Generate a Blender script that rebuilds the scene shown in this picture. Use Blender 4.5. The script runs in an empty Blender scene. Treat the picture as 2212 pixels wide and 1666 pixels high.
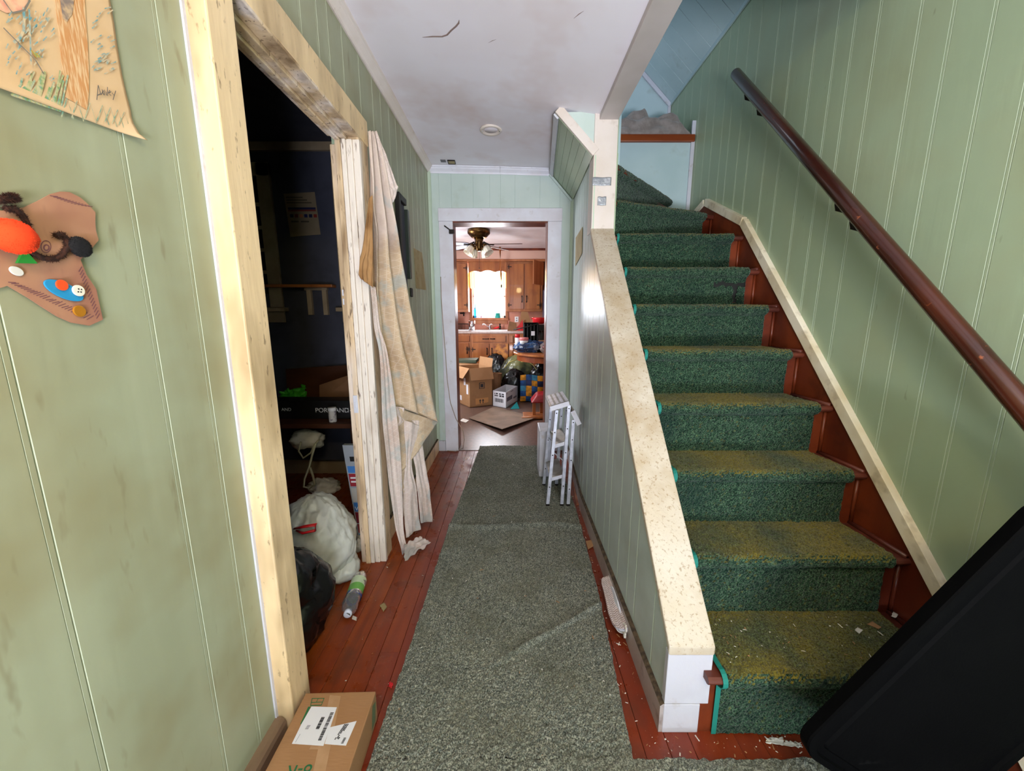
import bpy, math, random
import numpy as np
from mathutils import Vector, Matrix, noise as mnoise
random.seed(7); rng = np.random.default_rng(7)
C = bpy.context.scene.collection
SC = bpy.context.scene
PI = math.pi

# ------------------------------------------------------------------ camera, world, light
CAM_H, FPX, TILT = 1.25, 820.0, math.atan(148/820.0)
cd = bpy.data.cameras.new('camera'); cam = bpy.data.objects.new('camera', cd); C.objects.link(cam)
cd.sensor_width = 36; cd.lens = 36*FPX/2212; cd.clip_start = .02
cam.location = (0, 0, CAM_H); cam.rotation_euler = (PI/2 - TILT, 0, 0)
SC.camera = cam
SC.view_settings.view_transform = 'Standard'; SC.view_settings.look = 'None'
SC.view_settings.gamma = 1; SC.view_settings.exposure = 0.40
SC.view_settings.use_curve_mapping = False
SC.cycles.caustics_reflective = False; SC.cycles.caustics_refractive = False
SC.cycles.adaptive_threshold = .03; SC.cycles.transmission_bounces = 6; SC.cycles.max_bounces = 6; SC.cycles.diffuse_bounces = 3; SC.cycles.glossy_bounces = 2; SC.cycles.transparent_max_bounces = 8
w = bpy.data.worlds.new('world'); SC.world = w; w.use_nodes = True
w.node_tree.nodes['Background'].inputs[0].default_value = (.78, .88, 1, 1)
w.node_tree.nodes['Background'].inputs[1].default_value = 4.0
def area(name, loc, rot, sx, sy, power, col):
    l = bpy.data.lights.new(name, 'AREA'); l.shape = 'RECTANGLE'; l.size = sx; l.size_y = sy
    l.energy = power; l.color = col
    o = bpy.data.objects.new(name, l); o.location = loc; o.rotation_euler = rot; C.objects.link(o); return o
area('front_door_daylight', (.36, -1.86, 1.05), (PI/2+.12, 0, 0), .86, 1.9, 19, (.74, .84, 1))
area('upstairs_daylight', (.0, 2.95, 3.55), (0, -.55, 0), .6, .8, 3, (.72, .86, 1))
area('ceiling_bounce_fill', (.36, -2.55, .03), (PI/2+1.45, 0, 0), 2.0, 1.0, 480, (.86, .88, 1))  # added upward light outside the door, lifts the hall ceiling; no porch is seen
area('kitchen_window_daylight', (-.42, 7.35, 1.75), (-PI/2, 0, 0), .9, 1.0, 75, (.93, .96, 1))
area('kitchen_side_fill', (-1.72, 5.0, 1.5), (0, -PI/2, 0), .9, 1.2, 48, (.95, .97, 1))  # added side light through an invented, unseen window to brighten the kitchen

el = bpy.data.lights.new('entry_ceiling_bulb', 'POINT'); el.energy = 25; el.color = (1, .80, .34); el.shadow_soft_size = .09
elo = bpy.data.objects.new('entry_ceiling_bulb', el); elo.location = (.25, -.70, 2.2); C.objects.link(elo)

# ------------------------------------------------------------------ helpers
def V(*a): return Vector(a)
CT, ST = math.cos(TILT), math.sin(TILT)
def ray(u, v):
    dx = (u-1106)/FPX; dv = (v-833)/FPX
    return V(dx, CT-dv*ST, -ST-dv*CT)
O = V(0, 0, CAM_H)
def P(u, v, x=None, y=None, z=None):
    """where the line of sight through a photo pixel meets a real plane of the place"""
    d = ray(u, v)
    t = x/d.x if x is not None else y/d.y if y is not None else (z-CAM_H)/d.z
    return O + d*t
def PL(u, v, p0, n):
    d = ray(u, v); n = Vector(n); t = (Vector(p0)-O).dot(n)/d.dot(n); return O + d*t
def R(u0, v0, u1, v1, y):
    a = P(u0, v0, y=y); b = P(u1, v1, y=y); return a.x, b.x, b.z, a.z
def lin(c): return tuple(((x/255)/12.92 if x/255 <= .04045 else ((x/255+.055)/1.055)**2.4) for x in c)
LOC = {}
class MB:
    def __init__(s, T=None): s.v = []; s.f = []; s.m = []; s.T = T
    def add(s, vs, fs, mi=0):
        b = len(s.v)
        s.v += [tuple(s.T @ Vector(p)) if s.T else tuple(p) for p in vs]
        s.f += [tuple(i+b for i in f) for f in fs]
        s.m += (mi if isinstance(mi, list) else [mi]*len(fs)); return s
    def box(s, x0, x1, y0, y1, z0, z1, mi=0):
        x0, x1 = sorted((x0, x1)); y0, y1 = sorted((y0, y1)); z0, z1 = sorted((z0, z1))
        return s.add([(x0,y0,z0),(x1,y0,z0),(x1,y1,z0),(x0,y1,z0),(x0,y0,z1),(x1,y0,z1),(x1,y1,z1),(x0,y1,z1)],
            [(0,3,2,1),(4,5,6,7),(0,1,5,4),(1,2,6,5),(2,3,7,6),(3,0,4,7)], mi)
    def prism(s, poly, a, b, mi=0, close=True):
        """poly: 3-D points of one end; a->b offset vectors"""
        n = len(poly); a = Vector(a); b = Vector(b)
        vs = [Vector(p)+a for p in poly] + [Vector(p)+b for p in poly]
        fs = [(i, (i+1) % n, (i+1) % n+n, i+n) for i in range(n)]
        mm = list(mi) if isinstance(mi, list) else [mi]*n
        if close: fs += [tuple(range(n))[::-1], tuple(range(n, 2*n))]; mm += [0 if isinstance(mi, list) else mi]*2
        return s.add(vs, fs, mm)
    def hexa(s, p, mi=0):
        """8 corner points: bottom ring 0-3, top ring 4-7"""
        return s.add(p, [(0,3,2,1),(4,5,6,7),(0,1,5,4),(1,2,6,5),(2,3,7,6),(3,0,4,7)], mi)
    def tube(s, path, r, n=8, cap=True, mi=0, flat=1.0):
        path = [Vector(p) for p in path]; k = len(path)
        rr = r if isinstance(r, (list, tuple)) else [r]*k
        vs = []; up = None
        for i, p in enumerate(path):
            t = (path[min(i+1, k-1)]-path[max(i-1, 0)]).normalized()
            if up is None:
                up = V(0,0,1) if abs(t.z) < .9 else V(1,0,0)
            a = t.cross(up)
            if a.length < 1e-6: a = t.orthogonal()
            a.normalize(); up = a.cross(t).normalized()
            for j in range(n):
                q = 2*PI*j/n; vs.append(p + a*math.cos(q)*rr[i] + up*math.sin(q)*rr[i]*flat)
        fs = [(i*n+j, i*n+(j+1) % n, (i+1)*n+(j+1) % n, (i+1)*n+j) for i in range(k-1) for j in range(n)]
        if cap: fs += [tuple(range(n))[::-1], tuple(range((k-1)*n, k*n))]
        return s.add(vs, fs, mi)
    def lathe(s, prof, c, n=20, axis='z', mi=0):
        c = Vector(c); vs = []
        for r, h in prof:
            for j in range(n):
                q = 2*PI*j/n
                d = V(r*math.cos(q), r*math.sin(q), h)
                if axis == 'y': d = V(d.x, -d.z, d.y)
                if axis == 'x': d = V(d.z, d.x, d.y)
                vs.append(c+d)
        k = len(prof)
        fs = [(i*n+j, i*n+(j+1) % n, (i+1)*n+(j+1) % n, (i+1)*n+j) for i in range(k-1) for j in range(n)]
        fs += [tuple(range(n))[::-1], tuple(range((k-1)*n, k*n))]
        return s.add(vs, fs, mi)
    def grid(s, fn, nu, nv, mi=0):
        vs = [fn(i/nu, j/nv) for j in range(nv+1) for i in range(nu+1)]
        fs = [(j*(nu+1)+i, j*(nu+1)+i+1, (j+1)*(nu+1)+i+1, (j+1)*(nu+1)+i) for j in range(nv) for i in range(nu)]
        return s.add(vs, fs, mi)
    def blob(s, c, rad, seed=0, amp=.12, wr=.05, n=40, m=24, flat=-.75, freq=2.2, mi=0):
        c = Vector(c); rad = Vector(rad); vs = []
        for j in range(m+1):
            th = PI*j/m
            for i in range(n):
                ph = 2*PI*i/n
                d = V(math.sin(th)*math.cos(ph), math.sin(th)*math.sin(ph), math.cos(th))
                q = d*freq+V(seed*7.3, seed*3.1, seed)
                k = 1 + amp*mnoise.noise(q) + wr*(1-2*abs(mnoise.noise(q*2.7+V(3,1,2)))) + wr*.6*(1-2*abs(mnoise.noise(q*6.1)))
                p = V(d.x*rad.x, d.y*rad.y, max(d.z, flat)*rad.z)*k
                vs.append(c+p)
        fs = [(j*n+i, j*n+(i+1) % n, (j+1)*n+(i+1) % n, (j+1)*n+i) for j in range(m) for i in range(n)]
        return s.add(vs, [f[::-1] for f in fs], mi)
    def build(s, name, mats, parent=None, smooth=False, bevel=0, thick=0, seg=2, subsurf=0):
        if parent is not None: o0 = LOC[parent.name]
        else:
            a = np.array(s.v); o0 = V((a[:,0].min()+a[:,0].max())/2, (a[:,1].min()+a[:,1].max())/2, a[:,2].min())
        me = bpy.data.meshes.new(name)
        me.from_pydata((np.array(s.v)-np.array(o0)).tolist(), [], s.f)
        for q in (mats if isinstance(mats, (list, tuple)) else [mats]): me.materials.append(q)
        me.polygons.foreach_set('material_index', s.m)
        if smooth: me.polygons.foreach_set('use_smooth', [True]*len(s.f))
        me.update()
        o = bpy.data.objects.new(name, me); C.objects.link(o)
        if parent is None: o.location = o0; LOC[o.name] = o0
        else: o.parent = parent; LOC[o.name] = o0
        if thick: q = o.modifiers.new('thickness', 'SOLIDIFY'); q.thickness = thick; q.offset = 0
        if subsurf: q = o.modifiers.new('subdivision', 'SUBSURF'); q.levels = q.render_levels = subsurf
        if bevel:
            q = o.modifiers.new('bevel', 'BEVEL'); q.width = bevel; q.segments = seg; q.limit_method = 'ANGLE'; q.angle_limit = .6
        return o
def tag(o, label, cat, group=None, kind=None):
    o['label'] = label; o['category'] = cat
    if group: o['group'] = group
    if kind: o['kind'] = kind
    return o
def thing(name, label, cat, loc, group=None):
    o = bpy.data.objects.new(name, None); C.objects.link(o); o.empty_display_size = .05
    o.location = loc; LOC[o.name] = Vector(loc); return tag(o, label, cat, group)
def struct(o): o['kind'] = 'structure'; return o
def text(name, string, size, T, mat, parent, ext=.0004, align='LEFT'):
    cu = bpy.data.curves.new(name, 'FONT'); cu.body = string; cu.size = size; cu.extrude = ext; cu.align_x = align
    t = bpy.data.objects.new(name, cu); C.objects.link(t)
    dg = bpy.context.evaluated_depsgraph_get(); me = bpy.data.meshes.new_from_object(t.evaluated_get(dg))
    bpy.data.objects.remove(t); me.transform(Matrix.Translation(-LOC[parent.name]) @ T)
    me.materials.clear(); me.materials.append(mat); me.name = name
    o = bpy.data.objects.new(name, me); C.objects.link(o); o.parent = parent; LOC[o.name] = LOC[parent.name]; return o
def frame(o, x, y):
    x = Vector(x).normalized(); y = Vector(y); z = x.cross(y).normalized(); y = z.cross(x)
    m = Matrix.Identity(4)
    for i, c in enumerate((x, y, z)): m.col[i][:3] = c
    m.col[3][:3] = Vector(o); return m

# ------------------------------------------------------------------ materials
class NT:
    def __init__(s, name):
        s.mat = bpy.data.materials.new(name); s.mat.use_nodes = True
        s.t = s.mat.node_tree; s.b = s.t.nodes['Principled BSDF']
    def n(s, typ, ins=None, **kw):
        q = s.t.nodes.new(typ)
        for k, v in kw.items(): setattr(q, k, v)
        for k, v in (ins or {}).items():
            if isinstance(v, bpy.types.NodeSocket): s.t.links.new(v, q.inputs[k])
            else: q.inputs[k].default_value = v
        return q
    def link(s, a, b): s.t.links.new(a, b)
    def coord(s, kind='pos', sc=(1,1,1)):
        if kind == 'pos': c = s.n('ShaderNodeNewGeometry').outputs['Position']
        else: c = s.n('ShaderNodeTexCoord').outputs[{'obj': 'Object', 'gen': 'Generated'}[kind]]
        if sc != (1,1,1): c = s.n('ShaderNodeVectorMath', {0: c, 1: sc}, operation='MULTIPLY').outputs[0]
        return c
    def noise(s, c, scale, detail=3, rough=.55): return s.n('ShaderNodeTexNoise', {'Vector': c, 'Scale': scale, 'Detail': detail, 'Roughness': rough}).outputs['Fac']
    def remap(s, f, lo, hi, a=0., b=1.):
        return s.n('ShaderNodeMapRange', {0: f, 1: lo, 2: hi, 3: a, 4: b}, clamp=True).outputs[0]
    def mix(s, f, a, b):
        q = s.n('ShaderNodeMix', data_type='RGBA')
        for i, v in ((0, f), (6, a), (7, b)):
            if isinstance(v, bpy.types.NodeSocket): s.link(v, q.inputs[i])
            else: q.inputs[i].default_value = (*v, 1) if isinstance(v, tuple) and len(v) == 3 else v
        return q.outputs[2]
    def math(s, op, a, b=0.):
        return s.n('ShaderNodeMath', {0: a, 1: b}, operation=op).outputs[0]
def M(name, col, rough=.55, col2=None, scale=6, lo=.4, hi=.6, sc=(1,1,1), det=3, stain=None, stain2=None, bump=0, bscale=60, bsc=None,
      metal=0, spec=.5, coord='pos', trans=0, sub=0, rnd=0, alpha=1, emit=None, coat=0, ior=1.45, sheen=0):
    """plain procedural surface: base colour, optional second tone by noise, stains with their own shape, fine relief"""
    t = NT(name); b = t.b; c = t.coord(coord)
    cs = t.coord(coord, sc) if sc != (1,1,1) else c
    out = lin(col)
    if col2: out = t.mix(t.remap(t.noise(cs, scale, det), lo, hi), out, lin(col2))
    for st in (stain, stain2):
        if st:
            scol, ss, slo, shi, amt = st[:5]; cc = t.coord(coord, st[5]) if len(st) > 5 else c
            out = t.mix(t.remap(t.noise(cc, ss, 3, .62), slo, shi, 0, amt), out, lin(scol))
    if rnd:
        h = t.n('ShaderNodeObjectInfo').outputs['Random']
        hv = t.n('ShaderNodeHueSaturation', {'Value': t.remap(h, 0, 1, 1-rnd, 1+rnd), 'Color': out if not isinstance(out, tuple) else (*out, 1)})
        out = hv.outputs[0]
    if isinstance(out, tuple): b.inputs['Base Color'].default_value = (*out, 1)
    else: t.link(out, b.inputs['Base Color'])
    b.inputs['Roughness'].default_value = rough; b.inputs['Metallic'].default_value = metal
    b.inputs['Specular IOR Level'].default_value = spec; b.inputs['IOR'].default_value = ior
    b.inputs['Transmission Weight'].default_value = trans; b.inputs['Alpha'].default_value = alpha
    b.inputs['Coat Weight'].default_value = coat; b.inputs['Sheen Weight'].default_value = sheen
    if sub: b.inputs['Subsurface Weight'].default_value = sub
    if emit: b.inputs['Emission Color'].default_value = (*lin(emit[0]), 1); b.inputs['Emission Strength'].default_value = emit[1]
    if bump:
        bc = t.coord(coord, bsc) if bsc else c
        q = t.n('ShaderNodeBump', {'Strength': 1., 'Distance': bump, 'Height': t.noise(bc, bscale, 2)})
        t.link(q.outputs[0], b.inputs['Normal'])
    return t.mat
GRIME = (132, 112, 62)
m_green = M('green_wall_paint', (160, 177, 147), .4, (166, 183, 153), 2.2, stain=(GRIME, 2.2, .46, .8, .36), stain2=((98, 88, 66), 22, .7, .78, .5, (1, 1, .3)), bump=.0006, bscale=40, bsc=(1, 1, .08))
m_grooveL = M('pale_groove', (178, 184, 160), .5)
m_greenL = M('yellowed_green_paint', (156, 160, 132), .4, (164, 168, 140), 9, .4, .65, (1, 1, .08), stain=(GRIME, 3.0, .46, .74, .5), stain2=((112, 98, 66), 26, .63, .74, .4, (1, 1, .25)), bump=.0006, bscale=40, bsc=(1, 1, .08))
m_greenH = M('greyed_green_paint', (196, 208, 206), .34, (202, 214, 212), 2.2, stain=((120, 116, 96), 3, .5, .8, .4), bump=.0008, bscale=30, bsc=(1, 1, .06))
m_casing = M('cool_white_trim', (230, 228, 238), .38, (222, 216, 224), 5, stain=((150, 128, 100), 16, .62, .78, .4), bump=.0006, bscale=60)
m_beam = M('dull_white_beam', (198, 188, 186), .45, (190, 180, 176), 4)
m_skirt = M('creamy_skirt_paint', (248, 236, 214), .42, (226, 208, 174), 4, stain=((150, 124, 80), 12, .55, .75, .6), bump=.0006)
m_groove = M('pale_green_groove', (192, 206, 184), .5)  # groove and bead-edge faces coloured lighter than the board face
m_mint = M('pale_mint_paint', (196, 210, 204), .42, (204, 216, 210), 3, stain=((150, 160, 130), 5, .58, .8, .35), bump=.0006, bscale=40, bsc=(1, 1, .1))
m_blue = M('pale_blue_paint', (176, 198, 202), .5, (184, 204, 208), 3, stain=((120, 130, 110), 6, .62, .8, .35), bump=.0005)
m_ceil = M('mauve_white_ceiling', (238, 230, 236), .8, (242, 236, 244), 2.0, stain=((214, 186, 178), 3, .5, .8, .5), bump=.001, bscale=12)
m_cream = M('cream_gloss_trim', (236, 208, 166), .42, (222, 192, 146), 4, .4, .7, (1, 1, .35), stain=((128, 98, 60), 7, .46, .72, .68, (1, 1, .3)), stain2=((90, 62, 36), 60, .64, .72, .6, (1, 1, .35)), bump=.0012, bscale=50, bsc=(1, 1, .15))
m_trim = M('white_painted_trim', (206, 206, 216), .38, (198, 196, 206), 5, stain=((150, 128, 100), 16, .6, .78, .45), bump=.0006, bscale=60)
m_trimc = M('pinkish_white_trim', (228, 216, 210), .4, (220, 206, 196), 4, stain=((150, 124, 90), 14, .62, .8, .4), bump=.0005, bscale=60)
m_cap = M('worn_cap_paint', (200, 186, 166), .45, (208, 198, 184), 3, stain=((136, 104, 58), 90, .56, .68, .6), stain2=((160, 130, 84), 5, .46, .7, .6), bump=.0015, bscale=70)
m_jamb = M('peeling_jamb_paint', (214, 186, 150), .5, (230, 216, 206), 7, .46, .6, (1, 1, .12), stain=((112, 82, 50), 8, .48, .68, .8, (1, 1, .22)), stain2=((74, 48, 30), 70, .6, .68, .8, (1, 1, .15)), bump=.002, bscale=60, bsc=(1, 1, .15))
m_redwood = M('red_stained_wood', (92, 36, 20), .35, (120, 52, 26), 5, sc=(1, 1, .2), stain=((54, 22, 16), 9, .5, .75, .6), bump=.0005)
m_redwood_h = M('red_stained_tread', (84, 38, 28), .4, (104, 50, 36), 5, sc=(.3, 1, 1), stain=((50, 26, 22), 9, .5, .75, .6))
m_ledge = M('varnished_ledge_wood', (150, 76, 34), .3, (124, 56, 24), 5, sc=(.2, 1, 1))
m_rail = M('dark_varnished_handrail', (74, 32, 18), .25, (54, 22, 14), 12, sc=(1, .2, .2), stain=((170, 92, 50), 30, .68, .74, .6), coat=.3)
m_kick = M('brown_baseboard', (142, 118, 96), .35, (120, 96, 74), 6, sc=(1, .1, 1), stain=((84, 62, 46), 8, .55, .75, .6))
m_basew = M('greyed_baseboard_paint', (186, 176, 174), .35, (170, 158, 156), 4, stain=((96, 80, 66), 14, .56, .74, .6), bump=.0006)
m_dirt = M('dusty_ledge', (96, 80, 62), .95, (62, 50, 40), 40, bump=.002, bscale=120)
def wood_floor():
    t = NT('orange_plank_floor'); c = t.coord('pos', (9, .7, 1)); c1 = t.coord('pos')
    h = t.n('ShaderNodeObjectInfo').outputs['Random']
    cs = t.n('ShaderNodeVectorMath', {0: c, 1: t.n('ShaderNodeCombineXYZ', {0: t.math('MULTIPLY', h, 40), 1: t.math('MULTIPLY', h, 17)}).outputs[0]}, operation='ADD').outputs[0]
    g = t.mix(t.remap(t.noise(cs, 3.2, 6), .3, .7), lin((160, 74, 14)), lin((112, 44, 8)))
    g = t.mix(t.remap(h, 0, 1, 0, .55), g, lin((120, 44, 22)))
    # hall planks carry a redder stain than the bedroom boards
    x = t.n('ShaderNodeSeparateXYZ', {0: c1}).outputs
    red = t.remap(t.math('ADD', x[0], t.math('MULTIPLY', t.noise(c1, 3), .3)), -.52, -.22, 0, .75)
    g = t.mix(red, g, lin((116, 40, 22)))
    g = t.mix(t.remap(t.noise(c1, 7, 6), .50, .76, 0, .6), g, lin((76, 46, 32)))
    g = t.mix(t.remap(t.noise(c1, 160, 2), .7, .75, 0, .6), g, lin((190, 170, 150)))
    t.link(g, t.b.inputs['Base Color'])
    t.link(t.remap(t.noise(c1, 9, 4), .35, .7, .22, .6), t.b.inputs['Roughness'])
    t.link(t.n('ShaderNodeBump', {'Distance': .0006, 'Height': t.noise(cs, 9, 4)}).outputs[0], t.b.inputs['Normal'])
    return t.mat
m_plank = wood_floor()
def carpet(name, dark, mid, light, dirt, dirt_amt, worn, worn_amt):
    t = NT(name); c = t.coord('pos')
    f = t.math('ADD', t.math('MULTIPLY', t.noise(c, 240, 2, .7), .8), t.math('MULTIPLY', t.noise(c, 60, 2), .2))
    g = t.mix(t.remap(f, .38, .5), lin(dark), lin(mid)); g = t.mix(t.remap(f, .5, .62), g, lin(light))
    g = t.mix(t.remap(t.noise(c, 5, 3), .45, .7, 0, dirt_amt), g, lin(dirt))
    # traffic wear: top-facing pile is browned, upright pile keeps its colour
    nz = t.n('ShaderNodeSeparateXYZ', {0: t.n('ShaderNodeNewGeometry').outputs['True Normal']}).outputs[2]
    wz = t.math('MULTIPLY', t.remap(t.noise(c, 4, 3), .36, .6, .25, 1), worn_amt)
    g = t.mix(t.math('MULTIPLY', wz, t.remap(nz, .5, .8)), g, t.mix(t.remap(f, .36, .62), lin(worn), lin(tuple(min(255, int(q*1.75)) for q in worn))))
    t.link(g, t.b.inputs['Base Color']); t.b.inputs['Roughness'].default_value = 1; t.b.inputs['Specular IOR Level'].default_value = .1
    t.b.inputs['Sheen Weight'].default_value = .15
    t.link(t.n('ShaderNodeBump', {'Strength': .8, 'Distance': .006, 'Height': f}).outputs[0], t.b.inputs['Normal'])
    return t.mat
m_stairc = carpet('green_stair_pile', (10, 24, 18), (30, 58, 42), (84, 112, 86), (16, 40, 38), .5, (76, 68, 22), .9)
m_runner = carpet('grey_green_runner_pile', (50, 54, 50), (104, 110, 102), (170, 170, 156), (86, 86, 70), .55, (86, 84, 72), .35)
m_teal = M('teal_binding', (20, 124, 112), .7)
m_bed = M('navy_bedroom_wall', (70, 71, 84), .7, (62, 63, 76), 3, stain=((30, 30, 40), 5, .5, .8, .6))
m_bedtrim = M('bedroom_cream_trim', (170, 150, 124), .5, (150, 130, 104), 5)
m_dark = M('near_black', (18, 17, 17), .5)
m_black = M('black_plastic', (4, 4, 5), .6, (5, 5, 6), 8, stain=((34, 34, 36), 14, .68, .74, .3, (1, .25, 1)), bump=.0004, bscale=200, spec=.05)
m_blackbag = M('black_bag_plastic', (12, 11, 12), .22, spec=.6, bump=.006, bscale=16)
m_whitebag = M('white_bag_plastic', (196, 196, 188), .32, (176, 176, 168), 6, spec=.5, bump=.012, bscale=14, bsc=(1.2, 1.2, .5))
m_redp = M('red_plastic', (200, 28, 36), .35)
m_kraft = M('kraft_cardboard', (164, 122, 84), .8, (156, 114, 76), 4, stain=((120, 86, 56), 9, .6, .8, .4), bump=.0007, bscale=30, bsc=(1, 6, 6))
m_kraft2 = M('dark_kraft_cardboard', (136, 96, 64), .8, (124, 86, 56), 5, stain=((96, 66, 44), 8, .6, .8, .5))
m_tape = M('clear_brown_tape', (184, 146, 112), .25, (176, 138, 102), 20, spec=.6)
m_label = M('white_paper_label', (226, 226, 232), .6)
m_ink = M('black_ink', (44, 44, 50), .7)
m_inkg = M('green_ink', (34, 104, 62), .7)
m_paper = M('white_paper', (222, 218, 210), .7, (206, 198, 186), 9)
m_oldpaper = M('yellowed_paper', (172, 156, 118), .75, (160, 140, 96), 9, stain=((120, 92, 50), 14, .58, .75, .6))
m_alu = M('brushed_aluminium', (206, 208, 220), .4, metal=.3, col2=(180, 182, 194), scale=20, bump=.0003)
m_alutop = M('dull_tread_aluminium', (128, 128, 122), .45, metal=.5, col2=(104, 100, 92), scale=20)
m_ducttape = M('silver_duct_tape', (150, 154, 162), .3, (176, 178, 186), 16, metal=.45, bump=.002, bscale=60)
m_iron = M('black_iron', (40, 34, 32), .45, metal=.6)
m_chrome = M('chrome', (226, 228, 232), .12, metal=1)
m_brass = M('antique_brass', (112, 84, 44), .28, metal=.9, col2=(70, 48, 24), scale=14)
m_cab = M('honey_maple_cabinet', (172, 104, 52), .38, (146, 80, 36), 4, sc=(2.4, 2.4, .25), stain=((102, 54, 26), 5, .56, .78, .6), coat=.15)
m_cabf = M('honey_maple_frame', (176, 112, 70), .4, (156, 92, 52), 4, sc=(2.4, 2.4, .25))
m_burl = M('figured_amber_panel', (206, 130, 40), .35, (128, 62, 16), 9, .42, .6, det=6)
m_pink = M('pink_plaster', (214, 150, 128), .6, (206, 138, 116), 4)
m_kceil = M('kitchen_ceiling_paint', (222, 214, 216), .8, (214, 202, 202), 3)
m_soffit = M('kitchen_soffit_paint', (218, 178, 160), .7)
m_kfloor = M('brown_vinyl_floor', (104, 80, 70), .32, (88, 68, 60), 30, .4, .6, stain=((124, 104, 94), 60, .62, .74, .3), spec=.45)
m_counter = M('counter_laminate', (196, 176, 168), .3, (184, 160, 150), 30)
m_enamel = M('white_enamel', (236, 236, 236), .18)
m_glassw = M('frosted_ribbed_glass', (232, 224, 204), .25, trans=.25, sub=.1)
m_glass = M('clear_glass', (240, 250, 250), .03, trans=1, ior=1.3)
def sheer():
    t = NT('yellow_sheer_curtain'); t.b.inputs['Base Color'].default_value = (*lin((248, 214, 140)), 1); t.b.inputs['Roughness'].default_value = .9
    tr = t.n('ShaderNodeBsdfTranslucent', {'Color': (*lin((255, 214, 130)), 1)}); mx = t.n('ShaderNodeMixShader', {0: .6, 1: t.b.outputs[0], 2: tr.outputs[0]})
    t.link(mx.outputs[0], t.t.nodes['Material Output'].inputs[0]); return t.mat
m_sheer = sheer()
def fabric(name, base, base2, line, stain_hi):
    t = NT(name); c = t.coord('obj')
    uv = t.n('ShaderNodeTexCoord').outputs['UV']
    # lattice of pale rhombus outlines printed on the cloth
    fs = None
    for ang in (0, 60, 120):
        a = math.radians(ang)
        pr = t.n('ShaderNodeVectorMath', {0: uv, 1: (math.cos(a)*36, math.sin(a)*36, 0)}, operation='DOT_PRODUCT').outputs['Value']
        fr = t.math('ABSOLUTE', t.math('SUBTRACT', t.math('FRACT', pr), .5))
        l = t.remap(fr, .07, .03)
        fs = l if fs is None else t.math('MAXIMUM', fs, l)
    g = t.mix(t.remap(t.noise(c, 3.4, 4), .45, .62), lin(base), lin(base2))
    g = t.mix(t.math('MULTIPLY', fs, .3), g, lin(line))
    z = t.n('ShaderNodeSeparateXYZ', {0: t.coord('pos')}).outputs[2]
    if stain_hi > .5:
        zz = t.math('ADD', z, t.math('MULTIPLY', t.math('SUBTRACT', t.noise(c, 4, 3), .5), .5))
        g = t.mix(t.remap(zz, 1.52, 1.62, 0, .8), g, lin((206, 188, 178)))
    blot = t.remap(t.noise(c, 6, 4), .55, .62, 0, .5)
    g = t.mix(blot, g, lin((150, 168, 170)))
    g = t.mix(t.remap(t.noise(c, 5.3, 6), .5, .74, 0, stain_hi), g, lin((120, 88, 58)))
    t.link(g, t.b.inputs['Base Color']); t.b.inputs['Roughness'].default_value = .9; t.b.inputs['Sheen Weight'].default_value = .2
    t.link(t.n('ShaderNodeBump', {'Distance': .001, 'Height': t.noise(uv, 300, 1)}).outputs[0], t.b.inputs['Normal'])
    return t.mat
m_fab_tan = fabric('tan_printed_cotton', (196, 172, 144), (190, 162, 130), (222, 208, 190), .55)
m_fab_pink = fabric('pink_printed_cotton', (208, 190, 182), (196, 172, 160), (232, 224, 220), .25)
m_towel = M('grey_towel', (150, 138, 132), .95, (132, 120, 114), 20, bump=.003, bscale=70, sheen=.3)
m_drawing = M('drawing_paper', (214, 182, 142), .75, (206, 170, 126), 6)

# ------------------------------------------------------------------ structure: floor
mb = MB(); mb.box(-3.4, 1.5, -2.0, 3.57, -.09, -.013)
floor = struct(mb.build('floor', m_dark))
edges = []
x = -1.98
while x < .60:
    w_ = .074
    if not (-.33 < x and x+w_ < .33):
        y = 1.0-random.random()*.8 if x < -.7 else .2+random.random()*.6
        while y < 3.45:
            L = .7+random.random()*1.3; y1 = min(y+L, 3.5)
            lift = random.uniform(-.0006, .0006)
            b = MB(); x0, x1 = x+.0006, x+w_-.0006; ch = .0012
            b.prism([(x0,0,-.013),(x1,0,-.013),(x1,0,-ch+lift),(x1-ch,0,lift),(x0+ch,0,lift),(x0,0,-ch+lift)], (0,y+.0005,0), (0,y1-.0005,0))
            b.build('floor_plank', m_plank, floor); y = y1
    x += w_
x = .60
while x < 1.36:                                      # boards in front of the stairs
    b = MB(); b.box(x+.0006, x+.0734, .55, .97, -.013, random.uniform(-.0006, .0006)); b.build('floor_plank', m_plank, floor); x += .074

# boards: vertical tongue-and-groove boards with a double bead line, each its own piece
def board(parent, o, along, normal, w_, z0, z1, mats=(m_green, m_groove), z1b=None, z0b=None, up=(0,0,1), th=.015, bead=True):
    o = Vector(o); a = Vector(along).normalized(); n = Vector(normal).normalized(); up = Vector(up)
    z1b = z1 if z1b is None else z1b; z0b = z0 if z0b is None else z0b
    d = .0032
    if bead and w_ > .04:
        pr = [(0,-th),(.0004,-d),(.0014,0),(w_-.0105,0),(w_-.0096,-d),(w_-.0086,-.0003),(w_-.0016,-.0003),(w_-.0004,-d),(w_,-th)]
        mi = [1,1,0,1,1,0,1,1,0]
    else:
        pr = [(0,-th),(0,-.002),(.002,0),(w_-.002,0),(w_,-.002),(w_,-th)]; mi = [0,1,0,1,0,0]
    bot = [o + a*s + n*q + up*(z0+(z0b-z0)*s/w_) for s, q in pr]
    top = [o + a*s + n*q + up*(z1+(z1b-z1)*s/w_) for s, q in pr]
    k = len(pr); b = MB()
    fs = [(i, (i+1) % k, (i+1) % k+k, i+k) for i in range(k)] + [tuple(range(k))[::-1], tuple(range(k, 2*k))]
    b.add(bot+top, fs, mi+[0,0]); return b.build('wall_board', list(mats), parent)

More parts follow.
